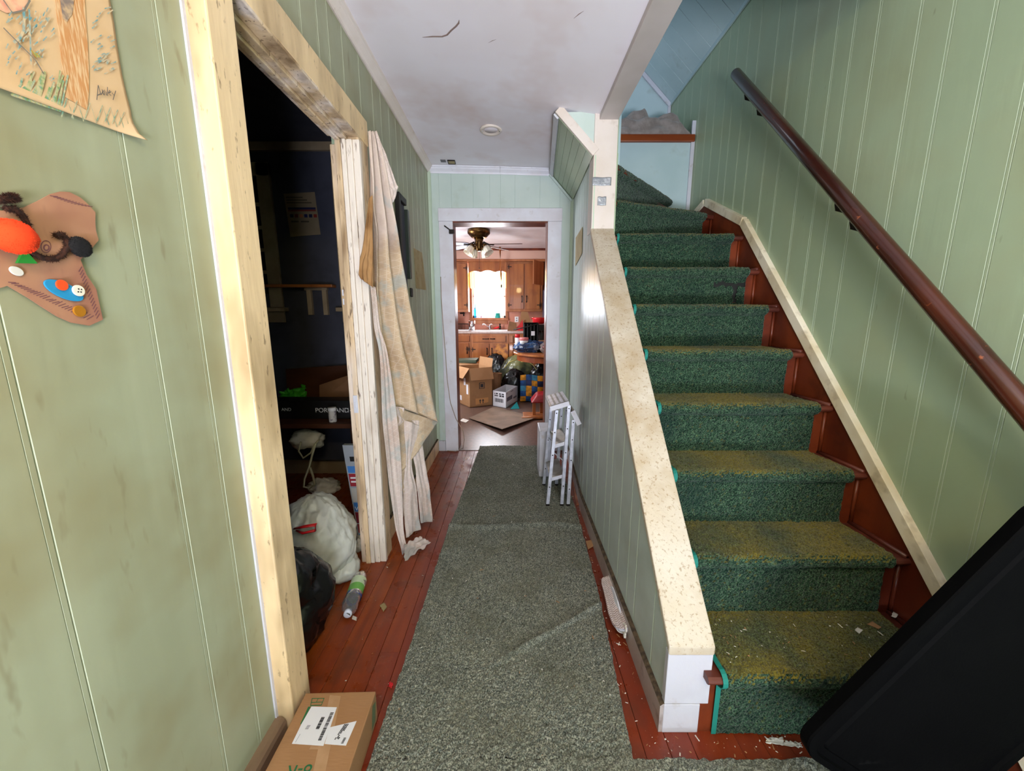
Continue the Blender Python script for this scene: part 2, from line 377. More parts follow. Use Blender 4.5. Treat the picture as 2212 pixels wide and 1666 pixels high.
# ---- left wall
XL = -.705
CEIL_L = 2.475
mb = MB(); mb.box(-.775, -.72, -2.0, 1.03, 0, 2.6); mb.box(-.775, -.72, 1.03, 1.79, 2.03, 2.6); mb.box(-.775, -.72, 1.79, 3.57, 0, 2.6)
wl = struct(mb.build('wall_left', m_green))
gl = [-2.0, -1.78, -1.54, -1.3, -1.08, -.86, -.62, -.40, -.17, .08, .30, .533, .757, .872, .962, 1.06, 1.19, 1.33, 1.464, 1.585, 1.672, 1.80, 1.977, 2.145, 2.268, 2.409, 2.54, 2.657, 2.754, 2.88, 3.02, 3.13, 3.26, 3.35, 3.449]
for a, b in zip(gl[:-1], gl[1:]):
    z0 = 0.0
    if a >= .96 and b <= 1.9: z0 = 2.06
    elif a < 1.9 < b: z0 = 0.0
    board(wl, (XL, a, 0), (0,1,0), (1,0,0), b-a, z0, 2.47, (m_greenL, m_grooveL))
# near bead line direction: baseboards
def basemould(name, y0, y1, xf, h, s, mat, matt):
    b = MB(); b.prism([(XL,0,0),(xf,0,0),(xf,0,h-.02),(xf-s*.004,0,h-.008),(xf-s*.012,0,h),(XL,0,h)], (0,y0,0), (0,y1,0), [0,0,1,1,1,0]); return b.build(name, [mat, matt])
struct(basemould('baseboard_left', -2.0, .94, -.675, .075, 1, m_kick, m_kick))
b = MB(); b.prism([(XL,0,0),(-.690,0,0),(-.690,0,.118),(XL,0,.122)], (0,1.888,0), (0,3.425,0), [0,0,1,0]); struct(b.build('baseboard_left', [m_cream, m_dirt]))
# ---- bedroom door casing in the left wall
d1 = struct(MB().box(-.777, -.70, 1.03, 1.042, 0, 2.012).build('door_1', m_jamb))
MB().box(XL, -.655, .944, 1.038, 0, 2.01).build('casing', m_cream, d1, bevel=.004)
MB().box(-.712, -.700, .936, .946, 0, 2.11).build('casing_edge', m_trim, d1)
MB().box(XL, -.655, 1.779, 1.885, 0, 2.01).build('casing', m_jamb, d1, bevel=.004)
MB().box(XL, -.652, .944, 1.893, 2.01, 2.115).build('head_casing', m_cream, d1, bevel=.004)
ys = [(-.777, -.752, 1.772), (-.7515, -.728, 1.760), (-.7275, -.708, 1.764), (-.7075, -.682, 1.771), (-.6815, -.652, 1.776)]
m_peel = M('peeling_white_paint', (226, 214, 202), .5, (206, 182, 152), 7, .5, .66, (1, 1, .12), stain=((116, 86, 56), 9, .52, .7, .7, (1, 1, .22)), stain2=((84, 58, 38), 70, .62, .7, .8, (1, 1, .15)), bump=.002, bscale=60, bsc=(1, 1, .15))
for a, c, yy in ys: MB().box(a, c, yy, 1.80, 0, 1.995 if c > -.74 else 1.975).build('jamb_strip', m_peel if a > -.73 else m_jamb, d1, bevel=.003)
for a, c, zz in [(-.777, -.752, 1.998), (-.7515, -.728, 1.984), (-.7275, -.700, 1.992), (-.6995, -.653, 2.004)]:
    MB().box(a, c, 1.04, 1.80 if c > -.72 else 1.757, zz, 2.03).build('head_strip', m_jamb, d1, bevel=.003)
b = MB(); b.box(-.752, -.732, 1.756, 1.7605, .80, .885); b.box(-.747, -.737, 1.7545, 1.757, .825, .855); b.build('strike_plate', m_trim, d1, bevel=.001)
for zz in (1.36, 1.32): MB().box(-.771, -.765, 1.769, 1.773, zz-.015, zz+.012).build('hinge_scar', m_trim, d1, bevel=.001)

# ---- far wall and kitchen doorway
YF = 3.45
mb = MB(); mb.box(-.84, -.515, YF+.012, 3.57, 0, 2.62); mb.box(.305, 1.5, YF+.012, 3.57, 0, 2.62); mb.box(-.515, .305, YF+.012, 3.57, 2.06, 2.62)
wf = struct(mb.build('wall_far', m_mint))
gx = [-.703, -.618, -.513, -.329, -.188, -.096, .025, .237, .407, .53]
for a, c in zip(gx[:-1], gx[1:]):
    zt = lambda xx: min(2.47, 2.47-max(0, xx-.30)*1.0)
    z0 = 0 if (c <= -.60 or a >= .40) else 2.155
    o = board(wf, (c, YF, 0), (-1,0,0), (0,-1,0), c-a, z0, zt(c), (m_mint, m_mint), z1b=zt(a), bead=False, th=.012)
d2 = struct(MB().box(-.517, -.505, YF-.018, 3.60, 0, 2.055).build('door_2', m_redwood))
MB().box(.302, .314, YF-.018, 3.60, 0, 2.055).build('jamb', m_redwood, d2)
MB().box(-.517, .314, YF-.018, 3.60, 2.043, 2.056).build('head_jamb', m_redwood, d2)
MB().box(-.625, -.506, YF-.022, YF, 0, 2.052).build('casing', m_casing, d2, bevel=.003)
MB().box(.306, .425, YF-.022, YF, 0, 2.052).build('casing', m_casing, d2, bevel=.003)
MB().box(-.628, .428, YF-.024, YF, 2.053, 2.158).build('head_casing', m_casing, d2, bevel=.003)
MB().box(-.690, -.628, YF-.02, YF, 0, .10).build('base_block', m_trim, d2, bevel=.002)
b = MB(); b.prism([(XL,YF,0),(XL+.024,YF,0),(XL+.022,YF-.010,0),(XL+.012,YF-.020,0),(XL,YF-.024,0)], (0,0,.1), (0,0,2.455)); struct(b.build('trim_1', m_groove))

# ---- ceiling (a sagging sheet: lower along the stair side)
def cz(xx, yy):
    s = (xx+.70)/1.19
    l = 2.478+.004*yy
    r = 2.362 if yy < 2.35 else 2.362+(yy-2.35)/1.1*.105
    return l+(r-l)*max(0, min(1.05, s))**1.4
mb = MB()
mb.grid(lambda i, j: (-.72+i*1.26, -2.0+j*5.46, cz(-.72+i*1.26, -2.0+j*5.46)), 20, 60)
ceil = struct(mb.build('ceiling', m_ceil, smooth=True, thick=.012))
b = MB(); b.box(-.84, .60, -2.0, 3.57, 2.52, 2.62); b.box(.49, 1.5, -2.0, 1.58, 2.42, 2.62); struct(b.build('ceiling', m_ceil))
def ripple(path, wdt, name):
    b = MB(); pts = [V(p[0], p[1], cz(p[0], p[1])-.0068) for p in path]
    b.tube(pts, [wdt*k for k in ([.3]+[1]*(len(pts)-2)+[.2])], 5, flat=.35); return b.build(name, m_crack, ceil)
m_crack = M('plaster_crack', (140, 118, 112), .9)
cp = [P(u, v, z=2.44) for u, v in ((913,92),(935,88),(955,86),(966,81),(975,70),(985,60),(991,52),(992,45))]
ripple([(p.x, p.y) for p in cp], .004, 'crack')
cp = [P(u, v, z=2.43) for u, v in ((1240,14),(1252,2),(1262,-6))]; ripple([(p.x, p.y) for p in cp], .002, 'crack')
cp = [P(u, v, z=2.44) for u, v in ((1055,88),(1064,82),(1072,78))]; ripple([(p.x, p.y) for p in cp], .0015, 'crack')
# crown mouldings
def crown(name, y0, y1):
    b = MB(); n = 2
    pr = [(0,-.048),(.008,-.050),(.010,-.040),(.016,-.034),(.030,-.022),(.036,-.012),(.044,-.010),(.046,0),(0,.004)]
    b.prism([(XL+q[0], 0, q[1]) for q in pr], (0,y0,cz(-.7,y0)-.004), (0,y1,cz(-.7,y1)-.004)); return b.build(name, m_trimc)
struct(crown('trim_2', -2.0, 3.45))
for i, (x0, x1) in enumerate(((-.70, -.10), (-.098, .335))):
    b = MB(); pr = [(0,-.050),(.008,-.052),(.010,-.040),(.016,-.034),(.030,-.022),(.036,-.012),(.044,-.010),(.046,0),(0,.004)]
    b.prism([(0, YF-q[0], q[1]) for q in pr][::-1], (x0,0,cz(x0,3.43)-.004), (x1,0,cz(x1,3.43)-.004)); struct(b.build('trim_3', m_casing))

# ---- sloped chase over the hall (underside of the turning stair)
sA, sB = V(.245, 2.352, 2.372), V(.462, 2.352, 2.150)       # near edge: top, bottom
sC, sD = V(.330, 3.447, 2.44), V(.521, 3.447, 2.232)         # far edge
mb = MB(); n_ = V(-.7,0,-.7)
mb.hexa([sB, V(.60,2.352,2.150), V(.66,3.447,2.232), sD, sA, V(.60,2.352,2.372), V(.66,3.447,2.44), sC])
ws = struct(mb.build('wall_chase', m_green))
for k in range(6):                                            # boards run along the hall
    f0, f1 = k/6, (k+1)/6-.003
    a0, a1, c0, c1 = sA.lerp(sB, f0), sA.lerp(sB, f1), sC.lerp(sD, f0), sC.lerp(sD, f1)
    b = MB(); q = V(-.006,0,-.006); b.hexa([a1+V(.01,0,.01), a0+V(.01,0,.01), c0+V(.01,0,.01), c1+V(.01,0,.01), a1+q, a0+q, c0+q, c1+q]); b.build('chase_board', m_green, ws, bevel=.0015)
b = MB(); b.add([sA+V(.03,-.004,0), V(.475,2.348,2.375), V(.475,2.348,2.150), sB+V(0,-.004,0), sA+V(.03,.02,0), V(.475,2.37,2.375), V(.475,2.37,2.150), sB+V(0,.02,0)],
    [(0,1,2,3),(7,6,5,4),(0,4,5,1),(1,5,6,2),(2,6,7,3),(3,7,4,0)]); b.build('end_panel', m_mint, ws)
def strip(name, a, c, wv, dv, mat, par=None):
    a, c, wv, dv = Vector(a), Vector(c), Vector(wv), Vector(dv)
    b = MB(); b.hexa([a, a+wv, c+wv, c, a+dv, a+wv+dv, c+wv+dv, c+dv]); return b.build(name, mat, par, bevel=.002)
strip('edge_trim', sA+V(-.006,-.002,-.004), sB+V(-.006,-.002,-.004), (.034,0,.034), (0,-.016,0), m_trimc, ws)
strip('edge_trim', sA+V(-.008,-.012,-.008), sC+V(-.008,0,-.008), (.024,0,-.024), (-.008,0,-.008), m_trim, ws)
strip('edge_trim', sC+V(-.010,-.002,-.010), sD+V(-.010,-.002,-.010), (.0,-.018,0), (-.012,0,-.012), m_mint, ws)

# ---- hall side of the stairs: low wall, then full wall past the post
capz = lambda yy: .315+(yy-.958)*(1.757-.315)/(2.338-.958)
mb = MB(); mb.prism([(.475,.972,0),(.475,2.34,0),(.475,2.34,capz(2.34)-.03),(.475,.972,capz(.972)-.03)], (0,0,0), (.085,0,0))
mb.hexa([(.475,2.34,0),(.60,2.34,0),(.66,3.46,0),(.536,3.46,0),(.475,2.34,2.16),(.60,2.34,2.16),(.66,3.46,2.23),(.536,3.46,2.23)])
wr = struct(mb.build('wall_stair_side', m_green))
gy = [.972, 1.085, 1.269, 1.36, 1.495, 1.654, 1.751, 1.93, 2.04, 2.2, 2.338]
for a, c in zip(gy[:-1], gy[1:]):
    board(wr, (.462, a, 0), (0,1,0), (-1,0,0), c-a, 0, capz(a)-.03, (m_greenH, m_groove), z1b=capz(c)-.03, th=.013)
dirn = V(.059, 1.11, 0).normalized(); nn = V(-dirn.y, dirn.x, 0); L = 1.111
gs = [0, .10, .24, .38, .49, .66, .80, .96, L]
for a, c in zip(gs[:-1], gs[1:]):
    zt = lambda s: 2.15+s/L*.08
    board(wr, V(.462, 2.338, 0)+dirn*a, dirn, nn, c-a, 0, zt(a), (m_greenH, m_groove), z1b=zt(c), th=.013)
b = MB(); b.prism([(.462,0,0),(.447,0,0),(.447,0,.095),(.456,0,.102),(.462,0,.104)], (0,.955,0), (0,2.34,0), [0,0,1,1,0])
b.add([(.447,2.34,0),(.506,3.43,0),(.506,3.43,.098),(.447,2.34,.098),(.464,2.34,0),(.523,3.43,0),(.523,3.43,.10),(.464,2.34,.10)], [(0,3,2,1),(4,5,6,7),(0,1,5,4),(1,2,6,5),(2,3,7,6),(3,0,4,7)], [0,0,0,0,1,0])
struct(b.build('baseboard_right', [m_basew, m_dirt]))
b = MB(); b.prism([(.521,YF,0),(.497,YF,0),(.499,YF-.010,0),(.509,YF-.020,0),(.520,YF-.024,0)], (0,0,.1), (0,0,2.235)); struct(b.build('trim_4', m_groove))
# sloping cap, end face and post
sl = math.atan2(1.757-.315, 2.338-.958); dz = V(0,-math.sin(sl),math.cos(sl))
a, c = V(.457,.950,capz(.950)), V(.457,2.345,capz(2.345))
b = MB(); b.hexa([V(.457,.950,capz(.95)-.030), V(.592,.950,capz(.95)-.030), c+V(.135,0,-.034), c+V(0,0,-.034), a, a+V(.135,0,0), c+V(.135,0,0), c])
cap = struct(b.build('trim_5', m_cap, bevel=.004))
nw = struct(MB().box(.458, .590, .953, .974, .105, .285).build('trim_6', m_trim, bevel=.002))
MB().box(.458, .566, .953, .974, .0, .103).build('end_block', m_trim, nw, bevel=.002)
post = struct(MB().box(.461, .593, 2.338, 2.46, 1.74, 2.375).build('trim_7', m_trimc, bevel=.003))
struct(MB().box(.487, .592, -2.0, 2.345, 2.33, 2.53).build('trim_8', m_beam, bevel=.003))
struct(MB().box(.49, .60, 1.58, 2.46, 2.52, 4.0).build('wall_stairwell', m_blue))
for nm, u0, v0, u1, v1, lb in (('duct_tape', 1279.5, 383, 1320, 401, 'wide silver duct tape strip stuck across the white post'), ('duct_tape', 1291, 425, 1309, 444, 'small square of silver duct tape low on the white post')):
    x0, x1, z0, z1 = R(u0, v0, u1, v1, 2.337)
    b = MB(); b.grid(lambda i, j: (x0+(x1-x0)*i, 2.3372-.0012*abs(mnoise.noise(V(i*5, j*2, 1)))-.0004, z0+(z1-z0)*j+.001*math.sin(i*9)), 14, 8)
    tag(b.build(nm, m_ducttape, smooth=True, thick=.0004), lb, 'tape')

# ---- stairwell: right wall, back walls, upper landing, sloped ceiling
XR = 1.355
mb = MB(); mb.box(XR+.013, 1.5, -2.0, 3.72, 0, 4.0); wR = struct(mb.build('wall_right', m_green))
gr = [-2.0, -1.75, -1.5, -1.3, -1.1, -.95, -.8, -.66, -.5, -.37, -.25, -.1, .03, .16, .28, .42, .52, .66, .79, .9, 1.012, 1.121, 1.229, 1.345, 1.452, 1.613, 1.724, 1.813, 1.936, 2.092, 2.216, 2.374, 2.482, 2.601, 2.695, 2.82, 2.93, 3.05, 3.19, 3.31, 3.45, 3.61]
for a, c in zip(gr[:-1], gr[1:]): board(wR, (XR, c, 0), (0,-1,0), (-1,0,0), c-a, 0, 3.06, th=.013)
struct(MB().hexa([(.605,2.46,2.1),(.64,2.46,2.1),(.70,3.10,2.1),(.665,3.10,2.1),(.605,2.46,2.62),(.64,2.46,2.62),(.70,3.10,2.62),(.665,3.10,2.62)]).build('wall_turn', m_blue))
wb = struct(MB().box(.67, XR, 3.10, 3.2, 0, 2.545).build('wall_stair_back', m_blue))
MB().box(1.328, XR, 3.088, 3.10, 1.9, 2.672).build('corner_strip', m_trim, wb, bevel=.002)
MB().box(1.332, XR, 3.10, 3.114, 2.53, 2.672).build('corner_strip', m_trim, wb, bevel=.002)
ld = struct(MB().box(.30, XR, 3.12, 3.72, 2.50, 2.572).build('floor_landing', m_redwood_h))
MB().box(.30, XR-.004, 3.075, 3.105, 2.526, 2.576).build('nosing', m_ledge, ld, bevel=.006)
wu = struct(MB().box(-.3, XR, 3.61, 3.72, 2.57, 4.0).build('wall_upper', m_blue))
MB().box(1.328, 1.352, 3.596, 3.612, 2.57, 3.04).build('corner_strip', m_trim, wu, bevel=.002)
e0, e1 = V(1.352, 3.598, 3.03), V(.60, 3.598, 3.76)
strip('rake_trim', e0, e1, (-.02,0,-.022), (0,-.014,0), m_trim, wu)
cs_ = struct(MB().hexa([(XR+.02,1.4,3.035),(XR+.02,3.72,3.035),(.45,3.72,3.91),(.45,1.4,3.91),(XR+.02,1.4,3.1),(XR+.02,3.72,3.1),(.45,3.72,3.98),(.45,1.4,3.98)]).build('ceiling_stairwell', m_blue))
for k in range(16):
    y0 = 1.42+k*.137; dx = V(-.905, 0, .875); p = V(XR+.012, y0, 3.03); nq = V(-.006, 0, -.006)
    b = MB(); b.hexa([p, p+dx, p+dx+V(0,.134,0), p+V(0,.134,0), p+nq, p+dx+nq, p+dx+nq+V(0,.134,0), p+nq+V(0,.134,0)]); b.build('ceiling_board', m_blue, cs_, bevel=.0015)
struct(strip('trim_9', (XR-.001,1.42,3.02), (XR-.001,3.6,3.02), (-.012,0,0), (0,0,.03), m_blue))
b = MB(); b.box(-.3, .5, 2.3, 3.72, 3.9, 4.0); b.box(-.34, -.28, 2.3, 3.72, 2.6, 4.0); b.box(-.3, .6, 2.36, 2.46, 2.62, 4.0); b.box(.4, 1.5, 1.3, 1.58, 2.6, 4.0); struct(b.build('wall_upstairs', m_blue))
# ---- entrance behind the camera: front wall with an open doorway that lets the daylight in
b = MB(); b.box(-.84, -.09, -2.0, -1.88, 0, 2.6); b.box(.81, 1.5, -2.0, -1.88, 0, 2.6); b.box(-.09, .81, -2.0, -1.88, 2.1, 2.6); struct(b.build('wall_front', m_green))

# ---- staircase
YK = [.923, 1.143, 1.341, 1.534, 1.730, 1.930, 2.120, 2.305]
ZK = [.194, .422, .640, .854, 1.060, 1.268, 1.471, 1.682]
TT = [z+.030 for z in ZK]                                     # wooden tread tops
RY = [y+.034 for y in YK]
st = thing('staircase', 'steep red stained wooden staircase climbing along the right wall', 'staircase', (.96, .95, 0))
X0, X1 = .566, 1.334
for k in range(8):
    zb = 0 if k == 0 else TT[k-1]
    MB().box(X0, X1, RY[k], RY[k]+.02, zb-.01, TT[k]-.02).build('riser', m_redwood, st)
    yn = RY[k+1]+.02 if k < 7 else 2.50
    b = MB(); pr = [(yn,-.024),(YK[k]+.008,-.024),(YK[k]+.001,-.019),(YK[k]-.002,-.012),(YK[k]+.001,-.005),(YK[k]+.008,0),(yn,0)]
    b.prism([(0,q[0],q[1]+TT[k]) for q in pr], (X0,0,0), (X1,0,0)); b.build('tread', m_redwood_h, st, bevel=.001)
    b = MB(); b.tube([(X1-.006, RY[k]-.004, zb), (X1-.006, RY[k]-.004, TT[k]-.024)], .007, 8); b.build('corner_moulding', m_redwood, st, smooth=True)
    if k < 7:
        b = MB(); b.tube([(X1-.007, YK[k]+.01, TT[k]+.004), (X1-.007, RY[k+1], TT[k]+.004)], .009, 8); b.build('tread_moulding', m_redwood_h, st, smooth=True)
# winders turn left about the post
def winder(pts, zt, name='winder_tread'):
    b = MB(); b.prism([(p[0], p[1], 0) for p in pts], (0,0,zt-.024), (0,0,zt)); return b.build(name, m_redwood_h, st, bevel=.004)
Z8, Z9, Z10 = 1.912, 2.118, 2.325
winder([(.575,2.355),(1.335,2.668),(1.335,3.10),(.575,3.10)], Z8)
winder([(.575,2.395),(.62,2.40),(1.225,3.10),(.575,3.10)], Z9)
def riserq(a, c, z0, z1): 
    d = (Vector((c[0],c[1],0))-Vector((a[0],a[1],0))).normalized(); q = V(-d.y, d.x, 0)*.02; A, B = V(a[0],a[1],0), V(c[0],c[1],0)
    b = MB(); b.prism([A, B, B+q, A+q], (0,0,z0), (0,0,z1)); b.build('riser', m_redwood, st)
riserq((.58,2.395),(1.335,2.705), TT[7]-.01, Z8-.02); riserq((.595,2.43),(1.19,3.095), Z8-.01, Z9-.02)
b = MB(); b.tube([(X1-.006,2.69,TT[7]), (X1-.006,2.69,Z8-.024)], .007, 8); b.build('corner_moulding', m_redwood, st, smooth=True)
# wall stringer and its white cap
tp = [(1.02, .335), (2.345, 1.775), (2.815, 2.010), (3.095, 1.93)]
tp0 = [(.70, -.02)]
poly = [(.78, 0), (1.05, 0.0), (2.6, 1.5), (3.09, 1.7), (3.09, 1.93)] + tp[::-1][1:] + [(.78, .07)]
b = MB(); b.prism([(X1, p[0], p[1]) for p in poly], (0,0,0), (.02,0,0)); b.build('stringer', m_redwood, st)
full = [(.75, .04)] + tp
for (a, c) in zip(full[:-1], full[1:]):
    d = V(0, c[0]-a[0], c[1]-a[1]).normalized(); q = V(0, -d.z, d.y)
    A, B = V(1.327, a[0], a[1]), V(1.327, c[0], c[1])
    b = MB(); b.hexa([A, A+V(.030,0,0), B+V(.030,0,0), B, A+q*.045, A+V(.030,0,0)+q*.045, B+V(.030,0,0)+q*.045, B+q*.045]); b.build('stringer_cap', m_skirt, st, bevel=.002)

# stair carpet: one long strip over the straight flight, pieces on the winders
def pile_mesh(pts_fn, nu, nv, amp, keep=None):
    """grid of pile tufts: pts_fn(i/nu, j/nv) -> (point, normal); random tuft heights"""
    vs = []; nz = rng.normal(0, 1, (nv+1, nu+1))
    for j in range(nv+1):
        for i in range(nu+1):
            p, n = pts_fn(i/nu, j/nv); e = i in (0, nu)
            vs.append(p+n*(amp*float(np.clip(nz[j, i], -1.6, 1.6)) + .004*mnoise.noise(p*9) - (.006 if e else 0)))
    fs = []
    for j in range(nv):
        for i in range(nu):
            if keep and not keep(vs[j*(nu+1)+i]): continue
            fs.append((j*(nu+1)+i, j*(nu+1)+i+1, (j+1)*(nu+1)+i+1, (j+1)*(nu+1)+i))
    b = MB(); b.add(vs, fs); return b
path = []
CT_ = .013
for k in range(8):
    zb = 0.004 if k == 0 else TT[k-1]+CT_
    yr = RY[k]-.010; path += [(yr, zb), (yr, ZK[k]-.012)]
    cy, czz, r_ = YK[k]+.018, TT[k]-.011, .026
    for q in range(7):
        an = math.radians(-110-q*27); path.append((cy+r_*math.cos(an), czz+r_*math.sin(an)*1.0))
    path.append((YK[k]+.03, TT[k]+CT_))
path.append((2.42, TT[7]+CT_))
PA = np.array(path); seg = np.r_[0, np.cumsum(np.hypot(*np.diff(PA, axis=0).T))]
def stair_pt(i, j):
    s = j*seg[-1]; q = min(max(int(np.searchsorted(seg, s)), 1), len(PA)-1); f = (s-seg[q-1])/max(seg[q]-seg[q-1], 1e-9)
    p = PA[q-1]*(1-f)+PA[q]*f; d = PA[q]-PA[q-1]; d /= np.linalg.norm(d)+1e-9
    xl, xr = .617, 1.283
    return V(xl+(xr-xl)*i, p[0], p[1]), V(0, -d[1], d[0])
scp = thing('stair_carpet', 'worn dark green carpet running up the wooden staircase', 'carpet', (.95, .95, 0))
def torn(p):                                                   # ragged tear on one riser
    if 2.07 < p.y < 2.2 and 1.325 < p.z < 1.46 and p.x > 1.10:
        line = 1.425+.012*mnoise.noise(V(p.x*30, 0, 0))-(p.x-1.1)*.03
        if abs(p.z-line) < .011+.010*mnoise.noise(V(p.x*35, 4, 0)) and p.x < 1.275: return False
        if abs(p.x-1.222-.01*mnoise.noise(V(p.z*40, 1, 0))) < .010+.008*mnoise.noise(V(p.z*50, 9, 0)) and p.z < line: return False
    return True
MB().box(1.09, 1.28, RY[6]-.004, RY[6]-.001, 1.33, 1.455).build('bare_backing', m_dark, scp)
pile_mesh(stair_pt, 116, 620, .0016, torn).build('carpet_strip', m_stairc, scp)
def wcarpet(l, r, zt, zb, depth):
    """carpet over one winder nosing: riser below, roll, tread behind"""
    l, r = V(l[0], l[1], 0), V(r[0], r[1], 0); d = (r-l).normalized(); q = V(-d.y, d.x, 0)
    pr = [(.026, zb), (.026, zt-.045)] + [(.018+.026*math.cos(math.radians(-110-27*t)), zt-.011+.026*math.sin(math.radians(-110-27*t))) for t in range(7)] + [(.03, zt+CT_), (depth, zt+CT_)]
    pa = np.array(pr); sg = np.r_[0, np.cumsum(np.hypot(*np.diff(pa, axis=0).T))]
    def fn(i, j):
        s = j*sg[-1]; k = min(max(int(np.searchsorted(sg, s)), 1), len(pa)-1); f = (s-sg[k-1])/max(sg[k]-sg[k-1], 1e-9)
        p = pa[k-1]*(1-f)+pa[k]*f; e = pa[k]-pa[k-1]; e /= np.linalg.norm(e)+1e-9
        pt = l.lerp(r, i)+q*p[0]; return V(max(pt.x, .612), min(pt.y, 3.092), p[1]), (q*(-e[1])+V(0,0,e[0]))
    return pile_mesh(fn, 110, int(sg[-1]/.006), .0016)
wcarpet((.612,2.368), (1.283,2.650), Z8, TT[7]+CT_, .36).build('winder_carpet', m_stairc, scp)
wcarpet((.612,2.40), (1.215,3.085), Z9, Z8+CT_, .30).build('winder_carpet', m_stairc, scp)
b = MB(); b.add([p for q in range(len(PA)) for p in ((.606, PA[q][0]+.003, PA[q][1]-.004), (.618, PA[q][0]-.001, PA[q][1]+.001))], [(2*i, 2*i+1, 2*i+3, 2*i+2) for i in range(len(PA)-1)])
b.build('edge_binding', m_teal, scp, thick=.002)

# handrail
hr = thing('handrail', 'dark varnished wooden handrail sloping up the right wall', 'handrail', (1.27, 1.5, 1.6))
h0, h1 = V(1.27, 2.44, 2.615), V(1.27, .35, .45)
h1 = V(1.27, .5, 2.615-1.94*1.042)
b = MB(); n = 20; pth = [h0.lerp(h1, t) for t in (-.004, 0, .003, .5, .997, 1, 1.004)]
b.tube(pth, [.016, .024, .0275, .0275, .0275, .024, .016], 18); b.build('rail', m_rail, hr, smooth=True)
for u, v in ((1612,197), (1639,229), (1811,425), (1844,463)):
    p = P(u, v, x=1.27); t = min(1, max(0, (h0.y-p.y)/(h0.y-h1.y))); c = h0.lerp(h1, t)
    b = MB(); b.tube([c+V(0,0,-.022), c+V(0,0,-.040), c+V(.004,0,-.058), c+V(.03,0,-.066), V(XR-.004, c.y, c.z-.062)], [.009,.009,.009,.007,.007], 8)
    b.lathe([(.018,0),(.018,.005),(.006,.007)], V(XR, c.y, c.z-.062)+V(-.007,0,0), 12, 'x'); b.build('bracket', m_iron, hr, smooth=True)
for yy in (1.05, .7):
    c = h0.lerp(h1, (h0.y-yy)/(h0.y-h1.y)); b = MB(); b.tube([c+V(0,0,-.022), c+V(.004,0,-.042), c+V(.03,0,-.05), V(XR-.004, c.y, c.z-.045)], .006, 8); b.build('bracket', m_iron, hr, smooth=True)

# hall carpet runner (entry piece + hall strip)
def interp(tab, yy): return float(np.interp(yy, [q[0] for q in tab], [q[1] for q in tab]))
LE = [(.80,-.41),(1.07,-.400),(1.6,-.39),(2.05,-.385),(2.8,-.345),(3.52,-.315)]
RE = [(.80,.352),(.9,.352),(1.58,.400),(2.32,.425),(3.0,.41),(3.3,.37),(3.56,.285)]
def ridge(xx, yy):
    h = 0
    l1 = 1.165+(xx+.08)*.62                                   # diagonal crease
    h += .018*math.exp(-((yy-l1)/.012)**2)*max(0, min(1, (xx+.12)*6)) if xx > -.12 else 0
    l2 = 2.085+.02*math.sin(xx*9); h += .020*math.exp(-((yy-l2)/.022)**2)
    h += .006*mnoise.noise(V(xx*4, yy*3, 1))
    return max(h, -.004)
def run_pt(i, j):
    yy = .872+j*2.67; a, c = interp(LE, yy), interp(RE, yy); a += .004*mnoise.noise(V(yy*30, 0, 0)); c += .006*mnoise.noise(V(yy*30, 5, 0))
    xx = a+(c-a)*i; return V(xx, yy, .014+ridge(xx, yy)-(.012 if i in (0, 1) else 0)), V(0,0,1)
hc = thing('hall_runner', 'dirty grey green carpet runner lying along the hallway floor', 'carpet', (0, 1.8, 0))
pile_mesh(run_pt, 140, 470, .0028).build('runner_strip', m_runner, hc)
def ent_pt(i, j):
    xx = -.41+i*1.73; edge = .883+.006*mnoise.noise(V(xx*20, 0, 3)); yy = edge-(1-j)*2.5
    return V(xx, yy, .014+.004*mnoise.noise(V(xx*5, yy*5, 2))-(.012 if j == 1 or i in (0, 1) else 0)), V(0,0,1)
pile_mesh(ent_pt, 200, 280, .0028).build('entry_piece', m_runner, hc)

# ------------------------------------------------------------------ dark bedroom through the left doorway
YB = 2.92
mb = MB(); mb.box(-3.4, -.72, YB, 3.05, 0, 2.6); wbd = struct(mb.build('wall_bedroom', m_bed))
b = MB(); b.box(-3.5, -3.4, -1.3, 3.05, 0, 2.6); b.box(-3.4, -.777, -1.4, -1.3, 0, 2.6); struct(b.build('wall_bedroom_side', m_bed))
struct(MB().box(-3.4, -.777, -1.3, YB, 2.45, 2.6).build('ceiling_bedroom', m_bed))
struct(MB().box(-3.4, -.777, YB-.03, YB, 2.395, 2.45).build('trim_10', m_bedtrim, bevel=.004))
struct(MB().box(-3.4, -.777, YB-.016, YB, 0, .15).build('baseboard_bedroom', m_bedtrim, bevel=.003))
struct(MB().box(-3.4, -1.98, -1.3, YB, -.013, 0).build('floor_bedroom', m_plank))
# two window frames in the bedroom wall (only their inner edges are in view)
m_night = M('curtained_dark_pane', (20, 20, 24), .3)
def bedwin(name, x0, x1):
    z0, z1 = 1.34, 2.32
    o = struct(MB().box(x0+.08, x1-.08, YB-.006, YB-.001, z0+.08, z1-.08).build(name, m_night))
    for a, c in ((x0, x0+.095), (x1-.095, x1)): MB().box(a, c, YB-.024, YB, z0-.02, z1).build('casing', m_bedtrim, o, bevel=.004)
    MB().box(x0, x1, YB-.024, YB, z1-.09, z1).build('casing', m_bedtrim, o, bevel=.004)
    MB().box(x0-.03, x1+.03, YB-.06, YB, z0-.05, z0-.02).build('window_sill', m_bedtrim, o, bevel=.004)
    MB().box(x0, x1, YB-.02, YB, z0-.13, z0-.05).build('apron', m_bedtrim, o, bevel=.003)
    for k in range(1, 5):
        zz = z0+.08+k*(z1-z0-.2)/5; MB().box(x0+.09, x1-.09, YB-.016, YB-.004, zz-.012, zz+.012).build('muntin', m_bedtrim, o)
    return o
bedwin('window_1', -2.55, -1.712); bedwin('window_2', -1.275, -.90)
